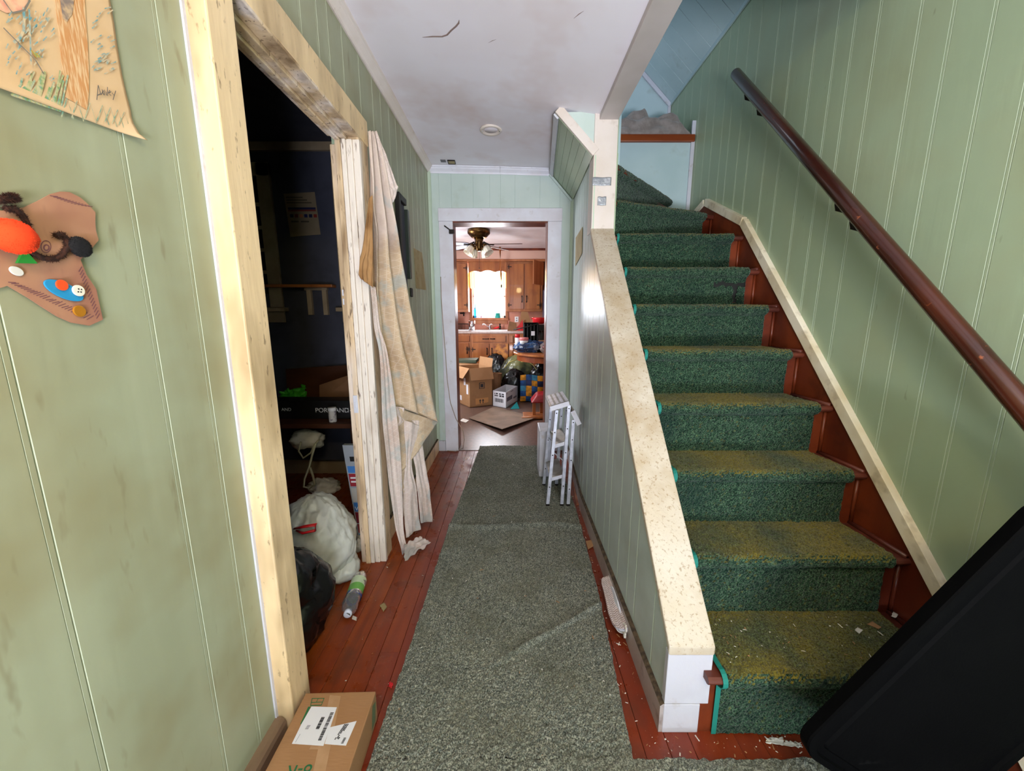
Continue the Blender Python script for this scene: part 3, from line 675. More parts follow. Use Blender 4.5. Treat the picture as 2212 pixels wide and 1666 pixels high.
# poster on the wall
x0, x1, z0, z1 = -1.632, -1.400, 1.832, 2.118
m_post = M('calendar_card', (150, 130, 104), .7, (140, 120, 92), 6)
pt = thing('wall_poster', 'tan printed card with a row of coloured squares on the navy bedroom wall', 'poster', (-1.51, YB-.002, 1.83))
MB().hexa([V(-1.615,YB-.004,1.826), V(-1.395,YB-.004,1.842), V(-1.395,YB,1.842), V(-1.615,YB,1.826), V(-1.634,YB-.004,2.118), V(-1.412,YB-.004,2.13), V(-1.412,YB,2.13), V(-1.634,YB,2.118)]).build('card', m_post, pt)
pc = [(30,34,60),(120,40,34),(190,120,80),(30,34,90),(28,34,70),(140,46,36)]
MB().box(-1.612, -1.414, YB-.0055, YB-.004, 2.012, 2.026).build('colour_band', M('navy_print', (34, 34, 76), .7), pt)
MB().box(-1.612, -1.414, YB-.0055, YB-.004, 2.000, 2.011).build('colour_band', M('red_print', (130, 50, 42), .7), pt)
for k, q in enumerate(pc):
    xx = -1.602+k*.034; MB().box(xx, xx+.023, YB-.0055, YB-.004, 1.958, 1.980).build('colour_square', M('swatch', q, .7), pt)
for k in range(3): MB().box(-1.618, -1.5+.03*k, YB-.0052, YB-.004, 2.090-k*.018, 2.097-k*.018).build('print_line', M('faded_print', (92, 80, 62), .8), pt)
for k in range(2): MB().box(-1.598+.07*k, -1.545+.075*k, YB-.0052, YB-.004, 1.925, 1.935).build('print_line', M('faded_print', (92, 80, 62), .8), pt)
# wall shelf on two wooden brackets
sh = thing('wall_shelf', 'narrow wooden shelf on two upright brackets below the printed card', 'shelf', (-1.57, YB-.08, 1.47))
MB().box(-1.86, -1.30, YB-.10, YB-.03, 1.462, 1.482).build('board', m_cab, sh, bevel=.002)
for xx in (-1.525, -1.41): MB().box(xx, xx+.032, YB-.03, YB, 1.265, 1.470).build('bracket', m_bedtrim, sh, bevel=.002)
MB().box(-1.54, -1.37, YB-.028, YB, 1.445, 1.461).build('cleat', m_bedtrim, sh)
# bedroom desk with a front shelf at z .60
dk = thing('work_table', 'low dark wooden table piled with tools inside the bedroom', 'table', (-1.35, 2.5, 0))
m_dwood = M('dark_brown_wood', (92, 52, 28), .5, (72, 38, 20), 5, sc=(.3, 1, 1))
MB().box(-1.95, -.98, 2.33, 2.90, .55, .58).build('table_top', m_dwood, dk, bevel=.003)
for xx in (-1.92, -1.02):
    for yy in (2.37, 2.84): MB().box(xx-.02, xx+.02, yy-.02, yy+.02, 0, .55).build('leg', m_dwood, dk, bevel=.002)
MB().box(-1.93, -1.0, 2.82, 2.85, .15, .45).build('back_panel', m_bed, dk)
x0, x1, z0, z1 = R(625, 816, 750, 860, 2.80)
b = MB(); b.hexa([V(-1.72,2.84,.581), V(-1.10,2.84,.581), V(-1.10,2.88,.581), V(-1.72,2.88,.581), V(-1.72,2.86,.86), V(-1.10,2.86,.90), V(-1.10,2.89,.90), V(-1.72,2.89,.86)])
tag(b.build('table_headboard', m_dwood), 'reddish wooden panel leaning behind the tools on the bedroom table', 'panel')
# long chainsaw carton with printed name
x0, x1, z0, z1 = R(608, 866, 772, 900, 2.45)
bx = thing('tool_carton', 'long black tool carton lettered in white on the bedroom table', 'box', ((x0+x1)/2, 2.5, .58))
MB().box(-1.62, -.90, 2.45, 2.58, .581, z1).build('carton', m_dark, bx, bevel=.003)
m_wt = M('white_print', (230, 230, 230), .6)
p = P(681, 891, y=2.448); text('lettering', 'PORTLAND', .043, frame((p.x, 2.4485, p.z), (1,0,0), (0,0,1)), m_wt, bx)
p = P(749, 891, y=2.448); text('lettering', '14"', .043, frame((p.x, 2.4485, p.z), (1,0,0), (0,0,1)), m_wt, bx)
p = P(608, 888, y=2.448); text('lettering', 'AND', .03, frame((p.x, 2.4485, p.z), (1,0,0), (0,0,1)), m_wt, bx)
# pill bottle standing on the table in front of the carton
p = P(719, 906, y=2.38); q = P(719, 880, y=2.38)
pb = thing('pill_bottle', 'small white pill bottle in front of the lettered black carton', 'bottle', (p.x, 2.38, .581))
h = q.z-.581; b = MB(); b.lathe([(.022,.001),(.024,.004),(.024,h*.72),(.019,h*.78)], (p.x,2.38,.581), 18); b.build('body', M('paper_wrapped_plastic', (210, 206, 200), .4, (150, 140, 150), 60, .55, .6), pb, smooth=True)
b = MB(); b.lathe([(.025,h*.76),(.026,h*.78),(.026,h*.98),(.024,h)], (p.x,2.38,.581), 18); b.build('cap', m_enamel, pb, smooth=True)
# lime bag, cardboard piece, rope and cloths
b = MB(); c = P(640, 850, y=2.66)
def crumple(b, pts, n, amp, seed, sag=0):
    a, c_, d_, e_ = [Vector(q) for q in pts]
    b.grid(lambda i, j: (a.lerp(c_, i)).lerp(e_.lerp(d_, i), j)+V(amp*mnoise.noise(V(i*6, j*6, seed)), amp*mnoise.noise(V(i*6, j*6, seed+5)), amp*1.3*mnoise.noise(V(i*5, j*5, seed+9))), n, n)
    return b
p1, p2, p3, p4 = P(608, 868, y=2.62), P(662, 868, y=2.62), P(660, 833, y=2.70), P(606, 850, y=2.70)
crumple(b, (p1, p2, p3, p4), 24, .03, 3)
tag(b.build('lime_bag', M('lime_plastic', (74, 190, 40), .4, (60, 160, 30), 12), smooth=True, thick=.004), 'crumpled lime green plastic bag on the bedroom table', 'bag')
b = MB(); q = [P(690, 868, y=2.63), P(770, 862, y=2.63), P(770, 805, y=2.68), P(690, 832, y=2.68)]
b.hexa([q[0], q[1], q[1]+V(0,.02,0), q[0]+V(0,.02,0), q[3], q[2], q[2]+V(0,.02,0), q[3]+V(0,.02,0)])
tag(b.build('cardboard_piece', m_kraft2), 'flat brown cardboard piece standing behind the lettered carton', 'cardboard')
rp = thing('rope_loop', 'pale rope hanging in a loop under the bedroom table', 'rope', (-1.3, 2.36, .1))
pts = [(650,955),(645,975),(655,990),(672,978),(680,960),(690,950)]
b = MB(); b.tube([P(u, v, y=2.36) for u, v in pts], .006, 6); b.build('rope', M('jute', (168, 160, 132), .9), rp, smooth=True)
pts = [(682,958),(674,985),(668,1010),(658,1035),(656,1052),(668,1055),(680,1046),(676,1028),(670,1010)]
b = MB(); b.tube([P(u, v, y=2.36) for u, v in pts], .007, 6); b.build('rope', M('jute_b', (188, 184, 160), .9), rp, smooth=True)
b = MB(); b.blob(P(665, 950, y=2.45), (.10,.06,.06), 4, .3, .12); tag(b.build('white_cloth', m_paper, smooth=True), 'white bundle with cords tucked under the bedroom table', 'cloth')
b = MB(); c = P(700, 1052, z=.03); b.blob((c.x, c.y, .035), (.10,.07,.05), 8, .35, .15); tag(b.build('floor_cloth', m_paper, smooth=True), 'crumpled pale cloth on the dark bedroom floor', 'cloth')
b = MB(); c = P(739, 1155, z=.0); b.blob((c.x, c.y, .04), (.045,.04,.04), 11, .2, .08); tag(b.build('crumpled_ball', M('tan_paper', (170, 140, 96), .8, (120, 96, 66), 30), smooth=True), 'small crumpled tan paper ball beside the doorway jamb', 'paper')
b = MB(); c = P(775, 1185, z=.0); b.blob((c.x-.01, c.y, .03), (.05,.04,.035), 13, .5, .3, freq=4); tag(b.build('torn_plastic', m_paper, smooth=True), 'torn white plastic scrap at the foot of the doorway jamb', 'scrap')
# long blade box leaning on the wall behind the jamb
a0, a1 = P(739, 962, y=2.02), P(775, 1170, y=1.90)
bl = thing('narrow_box', 'tall narrow grey box printed in red and blue leaning behind the door jamb', 'box', (-.88, 1.95, 0))
dv = (a1-a0); 
def sect(f0, f1, mat, name, off=.0, inset=0):
    A, B = a0.lerp(a1, f0)+V(inset,0,0), a0.lerp(a1, f1)+V(inset,0,0); w_ = V(.085-2*inset, 0, 0); t_ = V(0, .03, 0); o_ = V(0, -off, 0)
    b = MB(); b.hexa([B+o_, B+w_+o_, B+w_+t_, B+t_, A+o_, A+w_+o_, A+w_+t_, A+t_]); b.build(name, mat, bl, bevel=.002 if off == 0 else 0)
sect(0, 1.04, M('grey_card', (150, 156, 164), .5), 'carton')
pb_ = [( .22,.30,(60,120,190)), (.30,.44,(150,30,44)), (.45,.60,(180,176,170)), (.60,.70,(50,110,180)), (.70,.82,(120,24,40)), (.82,.92,(150,60,60)), (.92,1.0,(40,130,200))]
for f0, f1, q in pb_: sect(f0, f1-.01, M('print_panel', q, .5), 'print_panel', .001, .008)
sect(.12, .17, m_dark, 'handle_slot', .0012, .03)
p = a0.lerp(a1, .68); text('lettering', 'WIDE', .034, frame(p+V(.01,-.0025,0), (1,0,0), V(0,0,1)), m_wt, bl)
for f_ in (.34, .38): p = a0.lerp(a1, f_); MB().box(p.x+.016, p.x+.066, p.y-.003, p.y-.0012, p.z-.005, p.z+.004).build('print_line', m_wt, bl)
# white rubbish bag with red tie, black bag, bottle
wbag = thing('white_trash_bag', 'full white rubbish bag with a red drawstring in the bedroom doorway', 'bag', (-.95, 1.66, 0))
b = MB(); b.blob((-.955, 1.685, .185), (.185, .155, .21), 2, .10, .05, 110, 70, -.85, 1.7); b.blob((-.835, 1.66, .05), (.085, .08, .06), 5, .2, .1, 30, 18, -.8); b.build('bag', m_whitebag, wbag, smooth=True)
b = MB(); q = [P(636, 1142, y=1.545), P(655, 1138, y=1.53), P(682, 1134, y=1.53), P(681, 1146, y=1.53), P(655, 1152, y=1.525), P(640, 1146, y=1.54)]
b.tube(q, [.008, .011, .012, .011, .009, .005], 8, flat=.5); b.build('drawstring', m_redp, wbag, smooth=True)
b = MB(); b.blob((-.93, 1.28, .165), (.21, .19, .21), 9, .14, .06, 64, 40, -.78, 1.8)
tag(b.build('black_trash_bag', m_blackbag, smooth=True), 'glossy black rubbish bag just inside the bedroom doorway', 'bag')
wb_ = thing('water_bottle', 'crushed clear water bottle with green and blue label lying on the floor', 'bottle', (-.70, 1.5, 0))
A, B = V(-.685, 1.385, .03), V(-.728, 1.655, .032); dr = (B-A).normalized()
m_pet = M('clear_pet', (226, 228, 236), .08, trans=.85, ior=1.15, bump=.004, bscale=60)
b = MB(); fr = [0,.03,.05,.09,.16,.22,.45,.50,.72,.92,1.0]; rd = [.012,.012,.014,.026,.033,.034,.033,.031,.033,.028,.020]
b.tube([A+dr*f*.26+V(.004*math.sin(f*20),0,.003*math.sin(f*31)) for f in fr], rd, 16, flat=.86); b.build('body', m_pet, wb_, smooth=True)
b = MB(); b.tube([A+dr*(-.002), A+dr*.0, A+dr*.02, A+dr*.022], [.012,.0165,.0165,.012], 16); b.build('cap', M('white_cap', (214, 220, 236), .35), wb_, smooth=True)
for f0, f1, nm, q in ((.45,.62,'label_band',(110,176,80)), (.36,.45,'label_band',(36,70,150)), (.62,.80,'label_band',(196,214,180))):
    b = MB(); b.tube([A+dr*f0*.26, A+dr*f1*.26], .0345, 16, cap=False, flat=.9); b.build(nm, M('bottle_label', q, .4), wb_, smooth=True)

# ------------------------------------------------------------------ kitchen
KC = 2.385
struct(MB().box(-2.0, 1.6, 3.57, 7.2, -.05, -.003).build('floor_kitchen', m_kfloor))
struct(MB().box(-.512, .31, 3.44, 3.60, -.004, .004).build('trim_11', m_kfloor))
struct(MB().box(-2.0, 1.6, 3.57, 7.2, KC, 2.6).build('ceiling_kitchen', m_kceil))
x0, x1, z0, z1 = R(1019, 592, 1092, 687, 7.0)
b = MB(); b.box(-2.0, x0, 7.0, 7.15, 0, KC); b.box(x1, 1.6, 7.0, 7.15, 0, KC); b.box(x0, x1, 7.0, 7.15, 0, z0); b.box(x0, x1, 7.0, 7.15, z1+.1, KC)
wk = struct(b.build('wall_kitchen_back', m_pink))
b = MB(); b.box(1.5, 1.62, 3.57, 7.2, 0, KC); struct(b.build('wall_kitchen_right', m_pink))
b = MB(); b.box(-1.75, -1.62, 3.57, 4.5, 0, KC); b.box(-1.75, -1.62, 5.5, 7.2, 0, KC); b.box(-1.75, -1.62, 4.5, 5.5, 0, .9); b.box(-1.75, -1.62, 4.5, 5.5, 2.1, KC); struct(b.build('wall_kitchen_left', m_pink))
# window
wn = struct(MB().box(x0-.05, x1+.055, 6.955, 7.0, z0-.045, z0).build('window_3', m_cabf, bevel=.004))
for a, c in ((x0-.05, x0), (x1, x1+.05)): MB().box(a, c, 6.975, 7.0, z0, z1+.12).build('casing', m_cabf, wn, bevel=.003)
MB().box(x0-.03, x1+.03, 6.98, 7.0, z0-.11, z0-.045).build('apron', m_cabf, wn, bevel=.003)
zm = (z0+z1)/2
for a, c, e, f in ((x0, x0+.03, z0, z1+.1), (x1-.03, x1, z0, z1+.1), (x0, x1, z0, z0+.04), (x0, x1, zm-.007, zm+.007)): MB().box(a, c, 7.06, 7.09, e, f).build('sash', m_enamel, wn)
def thin_glass():
    t = NT('window_glass'); tr = t.n('ShaderNodeBsdfTransparent', {'Color': (.97, .98, 1, 1)}); gl_ = t.n('ShaderNodeBsdfGlossy', {'Roughness': .02})
    t.link(t.n('ShaderNodeMixShader', {0: .05, 1: tr.outputs[0], 2: gl_.outputs[0]}).outputs[0], t.t.nodes['Material Output'].inputs[0]); return t.mat
m_pane = thin_glass()
MB().box(x0, x1, 7.072, 7.078, z0, zm).build('pane', m_pane, wn); MB().box(x0, x1, 7.072, 7.078, zm, z1+.1).build('pane', m_pane, wn)
b = MB(); cx0, cx1 = x0-.03, x1+.03; zc1 = z1+.02; zc0 = P(1050, 623, y=6.93).z
b.grid(lambda i, j: (cx0+(cx1-cx0)*i, 6.93+.012*math.sin(i*2*PI*17)+.004*math.sin(i*53), zc1+(zc0-zc1)*j+(.008*math.sin(i*2*PI*17) if j > .9 else 0)), 170, 10)
tag(b.build('window_valance', m_sheer, smooth=True), 'short pleated yellow valance across the bright kitchen window', 'curtain')
# things on the sill
def sill_bottle(u, col, v0, r_, lab, name='bottle'):
    p = P(u, 688, y=6.975); h = P(u, v0, y=6.975).z-z0
    t = thing(name, lab, 'bottle', (p.x, 6.985, z0)); m = M('tinted_plastic', col, .2, trans=.35)
    b = MB(); b.lathe([(r_*.9,.001),(r_,.01),(r_,h*.55),(r_*.45,h*.75)], (p.x,6.985,z0), 14); b.build('body', m, t, smooth=True)
    b = MB(); b.lathe([(r_*.42,h*.74),(r_*.42,h*.97),(r_*.3,h)], (p.x,6.985,z0), 12); b.build('cap', m, t, smooth=True)
sill_bottle(1026.5, (20, 150, 200), 657, .022, 'tall blue detergent bottle on the left of the kitchen sill')
sill_bottle(1039.5, (200, 190, 210), 660, .012, 'slim pale bottle beside the blue one on the kitchen sill')
p = P(1075, 688, y=6.975); b = MB(); b.lathe([(.045,.001),(.048,.01),(.05,.085),(.046,.085),(.044,.012)], (p.x,6.985,z0), 18)
tag(b.build('turquoise_tub', M('turquoise_plastic', (30, 190, 180), .3, trans=.3), smooth=True), 'turquoise plastic tub on the right of the kitchen sill', 'tub')
# soffit, its rail and frieze board with scalloped edge
struct(MB().box(-1.62, 1.5, 6.68, 7.0, P(1050, 561, y=6.68).z, KC).build('wall_soffit', m_soffit))
struct(MB().box(-1.62, 1.5, 6.662, 6.68, KC-.035, KC).build('trim_12', m_redwood, bevel=.003))
struct(MB().box(-1.62, 1.5, 6.655, 6.68, P(1050, 565, y=6.66).z, P(1050, 560, y=6.66).z).build('trim_13', m_cabf, bevel=.004))
zf1 = P(1050, 563, y=6.70).z; zf0 = P(1050, 588, y=6.70).z; xa, xb = P(1012, 575, y=6.7).x, P(1095, 575, y=6.7).x
b = MB(); pts = []
for k in range(41):
    f = k/40; g = abs(((f*3) % 1)-.5)*2; pts.append((xa+(xb-xa)*f, 6.69, zf0+.05*(1-g**2)*.6-(.0 if .3 < f < .7 else .012)))
b.prism([(xa,6.69,zf1)]+pts+[(xb,6.69,zf1)], (0,0,0), (0,.02,0)); tag(b.build('scalloped_board', m_cab), 'honey wood board with scalloped lower edge above the kitchen window', 'pelmet')
# cabinets
def door_front(par, x0, x1, z0, z1, y, handle=None, hinge=None, mat=None, name='door'):
    d = MB().box(x0, x1, y-.019, y, z0, z1).build(name, mat or m_cab, par, bevel=.003)
    if handle:
        hx, hz, horiz = handle
        b = MB()
        if horiz: b.tube([(hx-.05,y-.022,hz),(hx-.03,y-.030,hz),(hx,y-.034,hz),(hx+.03,y-.030,hz),(hx+.05,y-.022,hz)], [.010,.005,.006,.005,.010], 8)
        else: b.tube([(hx,y-.022,hz-.055),(hx,y-.032,hz-.03),(hx,y-.038,hz),(hx,y-.032,hz+.03),(hx,y-.022,hz+.055)], [.010,.006,.006,.006,.010], 8)
        b.build('handle', m_iron, d, smooth=True)
    for hz in (hinge[1:] if hinge else []):
        b = MB(); s_ = hinge[0]; hx = x0 if s_ > 0 else x1
        b.box(hx-.006, hx+.006, y-.024, y-.018, hz-.035, hz+.035); b.box(hx, hx+s_*.05, y-.023, y-.019, hz-.007, hz+.007); b.box(hx-s_*.02, hx, y-.023, y-.019, hz-.006, hz+.006); b.build('hinge', m_iron, d)
    return d
xu0, xu1, zu0, zu1 = R(1093, 566, 1171, 673, 6.7)
ur = thing('upper_cabinet', 'two door honey wood wall cabinet right of the kitchen window', 'cabinet', ((xu0+xu1)/2, 6.85, zu0))
MB().box(xu0, xu1, 6.70, 6.995, zu0, zu1).build('carcass', m_cabf, ur, bevel=.002)
a = R(1099, 570, 1131, 668, 6.69); door_front(ur, *a, 6.699, (a[1]-.03, a[2]+.17, 0), (1, a[2]+.07, a[3]-.05))
a = R(1134, 570, 1166, 668, 6.69); door_front(ur, *a, 6.699, (a[0]+.03, a[2]+.17, 0), (-1, a[2]+.07))
xl0, xl1, zl0, zl1 = R(960, 566, 1012, 674, 6.7)
ul = thing('upper_cabinet', 'single door wall cabinet left of the kitchen window', 'cabinet', ((xl0+xl1)/2, 6.85, zl0))
MB().box(xl0, xl1, 6.70, 6.995, zl0, zl1).build('carcass', m_cabf, ul, bevel=.002)
a = R(966, 570, 1009, 668, 6.69); door_front(ul, *a, 6.699, (a[0]+.03, a[2]+.17, 0), (-1, a[2]+.07, a[3]-.07))
# small cabinet over the refrigerator with its door hanging open
uc = thing('small_cabinet', 'small high cabinet above the refrigerator with an open dark door', 'cabinet', (.85, 6.4, 1.8))
zz0, zz1 = P(1160, 617, y=6.35).z, P(1160, 567, y=6.35).z
b = MB(); b.box(.56, 1.2, 6.36, 6.38, zz0, zz1); b.box(.56, .58, 6.38, 6.66, zz0, zz1); b.box(1.18, 1.2, 6.38, 6.66, zz0, zz1); b.box(.56, 1.2, 6.38, 6.66, zz0, zz0+.02); b.box(.56, 1.2, 6.38, 6.66, zz1-.02, zz1); b.build('carcass', m_cabf, uc)
q0, q1 = P(1151, 567, y=6.05), P(1172, 571, y=6.34)
b = MB(); b.hexa([V(q0.x,6.05,zz0), V(q0.x+.02,6.05,zz0), V(q1.x+.02,6.34,zz0), V(q1.x,6.34,zz0), V(q0.x,6.05,zz1), V(q0.x+.02,6.05,zz1), V(q1.x+.02,6.34,zz1), V(q1.x,6.34,zz1)]); b.build('open_door', m_cabf, uc, bevel=.002)
fr_ = thing('refrigerator', 'dark blue refrigerator side at the right of the kitchen', 'refrigerator', (.9, 6.3, 0))
MB().box(.522, 1.22, 6.06, 6.62, 0, P(1168, 622, y=6.06).z).build('body', M('navy_enamel', (52, 66, 96), .3), fr_, bevel=.01)
MB().box(.53, 1.21, 6.0, 6.055, .05, P(1168, 622, y=6.06).z-.01).build('door', M('navy_enamel_front', (58, 72, 100), .3), fr_, bevel=.01)
x_, z_ = P(1169, 640, y=5.99).x, P(1169, 640, y=5.99).z
MB().box(.532, .60, 5.992, 5.999, z_-.06, z_+.03).build('note', m_paper, fr_)
# base cabinets, worktop, sink
YC = 6.40
zt = P(1000, 716, y=YC-.02).z
tag(MB().box(-1.60, .50, YC-.025, 6.995, zt-.035, zt).build('worktop', m_counter, bevel=.004), 'pale laminate kitchen worktop under the window', 'worktop')
def base(name, lab, ux0, ux1):
    xa, xb = P(ux0, 730, y=YC).x, P(ux1, 730, y=YC).x
    t = thing(name, lab, 'cabinet', ((xa+xb)/2, 6.7, 0)); MB().box(xa+.001, xb-.001, YC, 6.98, .1, zt-.036).build('carcass', m_cabf, t, bevel=.002); MB().box(xa+.001, xb-.001, YC+.06, 6.98, .0, .099).build('toe_kick', m_dark, t); return t
bc1 = base('base_cabinet', 'honey wood base cabinet left of the kitchen sink', 940, 1017)
a = R(962, 725, 1014, 738, YC); door_front(bc1, *a, YC-.001, None, None, name='drawer')
a = R(962, 741, 1014, 800, YC); door_front(bc1, *a, YC-.001, (a[1]-.03, a[3]-.12, 0), (-1, a[3]-.10))
bc2 = base('base_cabinet', 'sink base cabinet with a figured amber door panel', 1017.3, 1098.5)
a = R(1021, 725, 1092, 739, YC); d = door_front(bc2, *a, YC-.001, ((a[0]+a[1])/2-.055, (a[2]+a[3])/2, 1), None, name='drawer')
MB().tube([((a[0]+a[1])/2+.02, YC-.022, (a[2]+a[3])/2), ((a[0]+a[1])/2+.055, YC-.034, (a[2]+a[3])/2), ((a[0]+a[1])/2+.10, YC-.022, (a[2]+a[3])/2)], [.01,.006,.01], 8).build('handle', m_iron, d, smooth=True)
a = R(1021, 742, 1057, 800, YC); door_front(bc2, *a, YC-.001, (a[1]-.035, a[3]-.13, 0), (1, a[3]-.10))
a = R(1058, 742, 1098, 800, YC); d = door_front(bc2, *a, YC-.001, (a[0]+.035, a[3]-.13, 0), None)
MB().box(a[0]+.065, a[1]-.005, YC-.024, YC-.0195, a[2], a[3]-.005).build('inset_panel', m_burl, d)
bc3 = base('base_cabinet', 'narrow drawer cabinet right of the sink beside the table', 1098.8, 1165)
a = R(1100, 725, 1108, 740, YC); door_front(bc3, *a, YC-.001, None, None, name='drawer')
a = R(1100, 743, 1108, 800, YC); door_front(bc3, *a, YC-.001, None, None)
sk = thing('sink', 'white enamel sink set in the worktop below the window', 'sink', (P(1055, 712, y=6.7).x, 6.7, zt))
sx0, sx1 = P(1020, 712, y=6.6).x, P(1104, 712, y=6.6).x
b = MB(); b.box(sx0, sx1, 6.45, 6.47, zt, zt+.012); b.box(sx0, sx1, 6.88, 6.93, zt, zt+.012); b.box(sx0, sx0+.03, 6.47, 6.88, zt, zt+.012); b.box(sx1-.03, sx1, 6.47, 6.88, zt, zt+.012); b.box(sx0+.03, sx1-.03, 6.47, 6.88, zt+.0005, zt+.002); b.build('rim', m_enamel, sk, bevel=.003)
fx = P(1058, 705, y=6.9).x; b = MB(); b.lathe([(.03,0),(.03,.015),(.02,.03),(.022,.07),(.012,.085)], (fx,6.90,zt+.012), 14)
b.tube([(fx,6.90,zt+.05),(fx-.05,6.86,zt+.085),(fx-.11,6.80,zt+.11),(fx-.125,6.785,zt+.10)], .011, 10); b.tube([(fx,6.9,zt+.09),(fx+.02,6.9,zt+.11),(fx+.06,6.89,zt+.10)], .008, 8); b.build('faucet', m_chrome, sk, smooth=True)
# dish rack and steel cup on the worktop
rk = thing('dish_rack', 'dark wire dish rack at the left end of the worktop', 'dish rack', (-.85, 6.7, zt))
xa, xb = P(985, 700, y=6.6).x, P(1012, 700, y=6.6).x; zr1 = P(1000, 700, y=6.6).z
b = MB(); b.box(xa-.05, xb+.02, 6.50, 6.85, zt+.001, zt+.02); b.build('tray', m_enamel, rk, bevel=.004)
for yy in (6.52, 6.83):
    for k in range(12):
        xx = xa+(xb-xa)*k/11; MB().tube([(xx,yy,zt+.02),(xx,yy,zr1)], .003, 6).build('wire', m_iron, rk)
    MB().tube([(xa,yy,zr1),(xb,yy,zr1)], .005, 6).build('top_wire', m_iron, rk)
MB().tube([(xb,6.52,zr1),(xb,6.83,zr1)], .005, 6).build('top_wire', m_iron, rk)
p = P(1019.5, 712, y=6.55); b = MB(); hh = P(1019, 695, y=6.55).z-zt; b.lathe([(.035,.001),(.048,.008),(.058,hh),(.055,hh),(.044,.01)], (p.x,6.55,zt+.013), 18)
tag(b.build('steel_cup', m_chrome, smooth=True), 'shiny steel cup between the dish rack and the tap', 'cup')
p = P(986, 694, y=6.8); b = MB(); b.box(p.x-.09, p.x+.02, 6.72, 6.86, zt+.022, P(986, 683, y=6.8).z); tag(b.build('black_canister', m_black, bevel=.02), 'black appliance standing behind the dish rack', 'appliance')
p = P(1076, 702, y=6.82); t = thing('spray_bottle', 'dark soap pump with red scraper behind the sink', 'bottle', (p.x, 6.9, zt+.013))
b = MB(); b.lathe([(.02,.001),(.022,.05),(.01,.07),(.01,.09),(.022,.095),(.018,.105)], (p.x+.03,6.91,zt+.013), 12); b.build('body', m_iron, t, smooth=True)
b = MB(); b.tube([(p.x-.08,6.90,zt+.03),(p.x-.02,6.90,zt+.05),(p.x+.02,6.90,zt+.055)], [.012,.02,.012], 8); b.build('scraper', m_redp, t, smooth=True)
# socket on the wall and scroll bracket
x0, x1, z0, z1 = R(1112, 684, 1120, 696, 6.99); o = tag(MB().box(x0, x1, 6.99, 6.999, z0, z1).build('wall_socket', m_enamel, bevel=.002), 'white power socket on the pink kitchen wall', 'socket')
b = MB()
for zz in (z0+.03, z1-.03): b.box((x0+x1)/2-.012, (x0+x1)/2+.012, 6.987, 6.99, zz-.01, zz+.01)
b.build('outlet', M('socket_grey', (120, 118, 118), .5), o)
q = P(1002, 677, y=6.98); b = MB(); b.tube([q+V(-.07,0,0), q, q+V(.01,-.02,0)], .012, 8); b.tube([q+V(0,-.02,-.05), q+V(0,-.02,.05)], [.012,.008][0], 8); tag(b.build('towel_hook', m_iron, smooth=True), 'dark iron towel bracket under the left wall cabinet', 'bracket')

# ---- table with clutter
tb = thing('round_table', 'round wooden kitchen table heaped with clutter', 'table', (.62, 5.38, 0))
b = MB(); b.lathe([(.585,.735),(.60,.742),(.60,.762),(.59,.768),(.0,.768)], (.62,5.38,0), 40); b.build('table_top', m_cab, tb, smooth=False)
b = MB(); b.lathe([(.53,.655),(.55,.655),(.55,.735),(.53,.735)], (.62,5.38,0), 40); b.build('apron', M('table_apron', (140, 70, 34), .35, (116, 54, 26), 5), tb)
b = MB(); b.lathe([(.10,0),(.09,.04),(.05,.08),(.045,.3),(.07,.45),(.06,.655)], (.70,5.45,0), 20); b.build('pedestal', m_dwood, tb, smooth=True)
ZT = .769
def on_table(u0, v0, u1, v1, y): a = R(u0, v0, u1, v1, y); return a
a = R(1131, 697, 1162, 738, 5.5)
bk = thing('black_basket', 'black plastic basket with a handle on the kitchen table', 'basket', ((a[0]+a[1])/2, 5.5, ZT))
b = MB(); xm = (a[0]+a[1])/2; hw = (a[1]-a[0])/2; zb = ZT+.155
for k, (i0, i1) in enumerate(((-1,-.93),(.93,1))): b.box(xm+hw*i0, xm+hw*i1, 5.38, 5.62, zb, a[3])
b.box(xm-hw, xm+hw, 5.38, 5.39, zb, a[3]); b.box(xm-hw, xm+hw, 5.61, 5.62, zb, a[3]); b.box(xm-hw, xm+hw, 5.38, 5.62, zb-.01, zb); b.build('basket', m_black, bk, bevel=.004)
for k in range(5): MB().box(xm-hw-.002+k*hw*.45, xm-hw+.012+k*hw*.45, 5.372, 5.38, zb, a[3]-.02).build('rib', m_dark, bk)
MB().tube([(xm-hw-.15,5.37,a[3]-.10),(xm-.05,5.37,a[3]-.055),(xm+hw,5.37,a[3]-.01)], .008, 6).build('handle', m_dark, bk, smooth=True)
MB().box(xm+.0, xm+.05, 5.368, 5.372, zb+.07, zb+.13).build('tag', m_label, bk)
b = MB(); b.blob((.24, 5.38, ZT+.07), (.19,.19,.085), 21, .25, .15, 48, 24, -.8, 2.5)
tag(b.build('blue_bag', M('blue_plastic_bag', (50, 84, 130), .25, (26, 40, 70), 5, stain=((160, 176, 196), 8, .58, .66, .8), bump=.006, bscale=22), smooth=True), 'crumpled blue plastic bag spread over the table front', 'bag')
b = MB(); b.blob((.57, 5.16, ZT+.075), (.16,.15,.085), 24, .25, .16, 48, 24, -.8, 2.5)
tag(b.build('grey_bag', M('grey_plastic_bag', (120, 108, 104), .3, (60, 52, 56), 6, stain=((150, 50, 44), 6, .6, .68, .6)), smooth=True), 'grey and dark plastic bag at the right of the table', 'bag')
p = P(1117.5, 735, y=5.42); h1_ = P(1117, 722, y=5.42).z
cn = thing('food_can', 'red topped white tin standing left of the black basket', 'can', (p.x, 5.36, ZT))
r_ = .034; b = MB(); b.lathe([(r_,.08),(r_,h1_-ZT-.045)], (p.x,5.36,ZT), 16); b.build('tin', m_enamel, cn, smooth=True)
